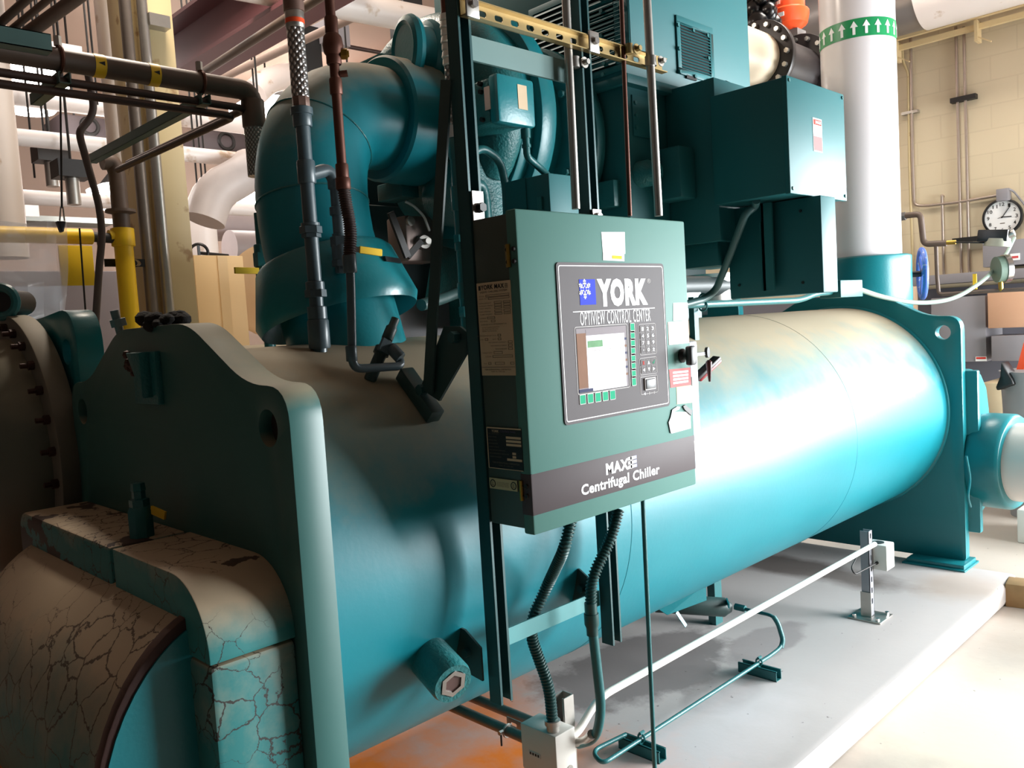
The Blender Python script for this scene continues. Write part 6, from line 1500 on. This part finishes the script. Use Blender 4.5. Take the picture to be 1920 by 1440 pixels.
zline((375, 140), (560, 20), 3.6, .03, 'brown_pipe', 'thin brown pipe under the maroon beam', BROWNP, e1=3)
zline((420, 145), (700, 15), 4.2, .035, 'cream_ceiling_pipe', 'cream ceiling pipe running diagonally behind the braided hose', WALLB, e1=2)
zline((600, 0), (880, 55), 3.9, .10, 'white_ceiling_pipe', 'thick white pipe crossing the top centre behind the brown pipe', WHITEP, e0=2, e1=1)
zline((640, 85), (720, 100), 4.4, .02, 'ceiling_conduit', 'thin dark conduit on the ceiling right of the brown pipe', DCON, e0=1, e1=1)
q = AZ(618, 80, 4.4); tag(MB().box((q.x - .14, q.y - .14, 4.35), (q.x + .14, q.y + .14, 4.55)).build('ceiling_box', GREYC), 'grey ceiling junction box right of the brown pipe', 'electrical box')
for i, (px, z) in enumerate(((575, 95), (760, 10))):
    q = AZ(px, z, 4.3); tag(MB().box((q.x - .1, q.y - .1, 4.0), (q.x + .1, q.y + .1, 4.5)).build('ceiling_speaker', BLACK), 'black box hanging under the ceiling %s' % ('beside the braided hose' if i == 0 else 'at the top centre'), 'box')
q = AX(510, 165, -8.5); tag(MB().tube([AX(480, 172, -8.5), AX(500, 152, -8.5), AX(545, 140, -8.5), AX(600, 150, -8.5)], .14, 20, rf=.3).build('white_ceiling_elbow', WHITEP), 'rounded white pipe bend at the ceiling left of the braided hose', 'pipe')
# dark unit heaters and hangers
for (p0, p1, x, lab) in (((112, 212), (205, 262), -9.5, 'dark hanging unit heater between the white pipes left of the slim riser'), ((368, 240), (462, 290), -9.0, 'dark hanging unit heater right of the column above the bright pipe')):
    a, b = AX(*p0, x), AX(*p1, x); uh = thing('unit_heater', lab, 'heater', ((x - .3), (a.y + b.y) / 2, b.z)); DH = mat('dark_heater_casing', (74, 64, 66), .5, var=.1)
    MB().box((x - .6, a.y, b.z), (x, b.y, a.z)).build('casing', DH, uh, bev=.01); q = AX((p0[0] * .4 + p1[0] * .6), (p0[1] + p1[1]) / 2, x)
    MB().torus(q + V((.005, 0, 0)), (1, 0, 0), (a.z - b.z) * .38, .02, 28, 6).build('fan_ring', DARKM, uh)
    MB().cyl((x - .3, (a.y + b.y) / 2, a.z), (x - .3, (a.y + b.y) / 2, H), .012, seg=6).build('hanger_rod', DARKM, uh)
for i, (px, py, x) in enumerate(((170, 60, -7.5), (160, 40, -8.2), (52, 200, -8.0), (77, 200, -8.0), (88, 205, -8.6), (362, 260, -8.0), (372, 262, -8.0), (380, 264, -8.0), (425, 40, -7.8), (475, 80, -7.0), (470, 90, -7.4), (645, 40, -6.5))):
    q = AX(px, py, x); tag(MB().cyl((x, q.y, q.z - .6), (x, q.y, H), .009, seg=6).build('hanger_rod', DARKM), 'thin dark threaded rod hanging from the ceiling in the left hall', 'rod', 'pipe hanger rods')
for i, (px, py, x) in enumerate(((95, 305, -7.8), (135, 335, -7.0))):
    q = AX(px, py, x); sl = thing('hanging_sensor', 'small hanging electrical fitting %s' % ('above the lowest pipe, left one' if i == 0 else 'right of the left one, over the lowest pipe'), 'fitting', q)
    MB().box((x - .1, q.y - .12, q.z), (x + .1, q.y + .12, q.z + .13)).build('body', DARKM, sl); MB().cyl((x, q.y, q.z - .2), (x, q.y, q.z), .05, seg=10).build('socket', ZINC, sl); MB().cyl((x, q.y, q.z + .1), (x, q.y, H), .01, seg=6).build('rod', DARKM, sl)
for (p0, p1, x, lab) in (((25, 335), (165, 330), -10.5, 'beam end far left under the ceiling'),): pass
a, b = AX(30, 388, -10.0), AX(215, 420, -10.0); tag(MB().box((-10.4, a.y - 1, b.z), (-10.0, b.y, a.z - .08)).build('grey_duct', mat('grey_green_duct', (116, 120, 116), .5, .2)), 'long grey duct low in the left background', 'duct')
q = AX(60, 390, -9.0); tag(MB().box((-9.02, q.y - .06, q.z - .08), (-9.0, q.y + .06, q.z + .08)).build('wall_notice', PAPER), 'small white notice far left under the lowest pipe', 'notice')
# lamps
def lamp(px, py, x, r, label, pw, flat=.6):
    q = AX(px, py, x); l_ = thing('high_bay_lamp', label, 'lamp', (q.x, q.y, q.z - r * flat), 'high bay lamps')
    MB().lathe(q + V((0, 0, -r * flat)), Z, [(0, r * .55), (r * flat * .5, r * .95), (r * flat, r), (r * flat * 1.3, r * .6)], 28).build('diffuser', LAMP, l_)
    MB().lathe(q + V((0, 0, r * flat * .3)), Z, [(0, r * .62), (r * .4, r * .3), (r * .6, r * .25)], 20).build('ballast_housing', DARKM, l_)
    MB().cyl(q + V((0, 0, r * .5)), (q.x, q.y, H), .012, seg=6).build('hanger_rod', DARKM, l_)
    L_ = bpy.data.lights.new('lamp_glow', 'POINT'); L_.energy = pw; L_.shadow_soft_size = r; L_.color = (1, .93, .9); lo = bpy.data.objects.new('lamp_glow', L_); lo.location = q + V((0, 0, -r * flat - .12)); col.objects.link(lo)
lamp(54, 148, -8.8, .34, 'glaring lamp between the upper white pipes at the far left', 35, .9)
lamp(503, 208, -10.2, .5, 'glaring lamp just left of the top of the elbow', 25, .9)
lamp(226, 358, -9.5, .34, 'bright bowl lamp behind the slim white riser', 40)
lamp(470, 365, -11.8, .3, 'bright lamp half hidden behind the left of the elbow', 30)
def strip(p0, p1, x, label):
    a, b = AX(*p0, x), AX(*p1, x); t = thing('strip_light', label, 'lamp', (x, (a.y + b.y) / 2, a.z)); MB().box((x - .08, a.y, a.z - .03), (x + .08, b.y, a.z + .01)).build('tube', LAMP, t); MB().box((x - .1, a.y, a.z + .01), (x + .1, b.y, a.z + .08)).build('tray', WHITE, t); MB().cyl((x, (a.y + b.y) / 2, a.z + .07), (x, (a.y + b.y) / 2, H), .01, seg=6).build('hanger_rod', DARKM, t)
strip((62, 96), (148, 112), -8.0, 'narrow strip light above the rack pipe at the far left')
# added boxes that darken the open gap behind the compressor
rc_ = thing('dark_gap_infill', 'added dark boxes filling the gap under the compressor', 'tank', (-3.1, 2.7, 1.6))
MB().box((-3.3, 2.0, 1.585), (-2.98, 4.75, 2.15)).build('infill', mat('gap_shade_teal', (24, 44, 46), .6), rc_, bev=.01); MB().box((-3.4, 2.2, 2.15), (-3.1, 3.3, 2.5)).build('infill_box', mat('gap_shade_frame', (24, 36, 38), .6), rc_)

dp = thing('discharge_pipe', 'dark pipe with a silver ring under the motor, seen just right of the control panel', 'pipe', (-2.5, 3.3, 1.58))
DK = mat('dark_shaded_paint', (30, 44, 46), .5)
a, b = AX(1285, 538, -2.4), AX(1400, 530, -2.4)
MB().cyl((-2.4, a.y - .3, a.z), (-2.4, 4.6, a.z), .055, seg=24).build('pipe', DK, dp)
MB().lathe((-2.45, AX(1335, 515, -2.45).y, AX(1335, 522, -2.45).z), Z, [(-.12, .1), (0, .1), (0, .15), (.02, .15), (.02, .1)], 36).build('silver_ring', ZINC, dp)
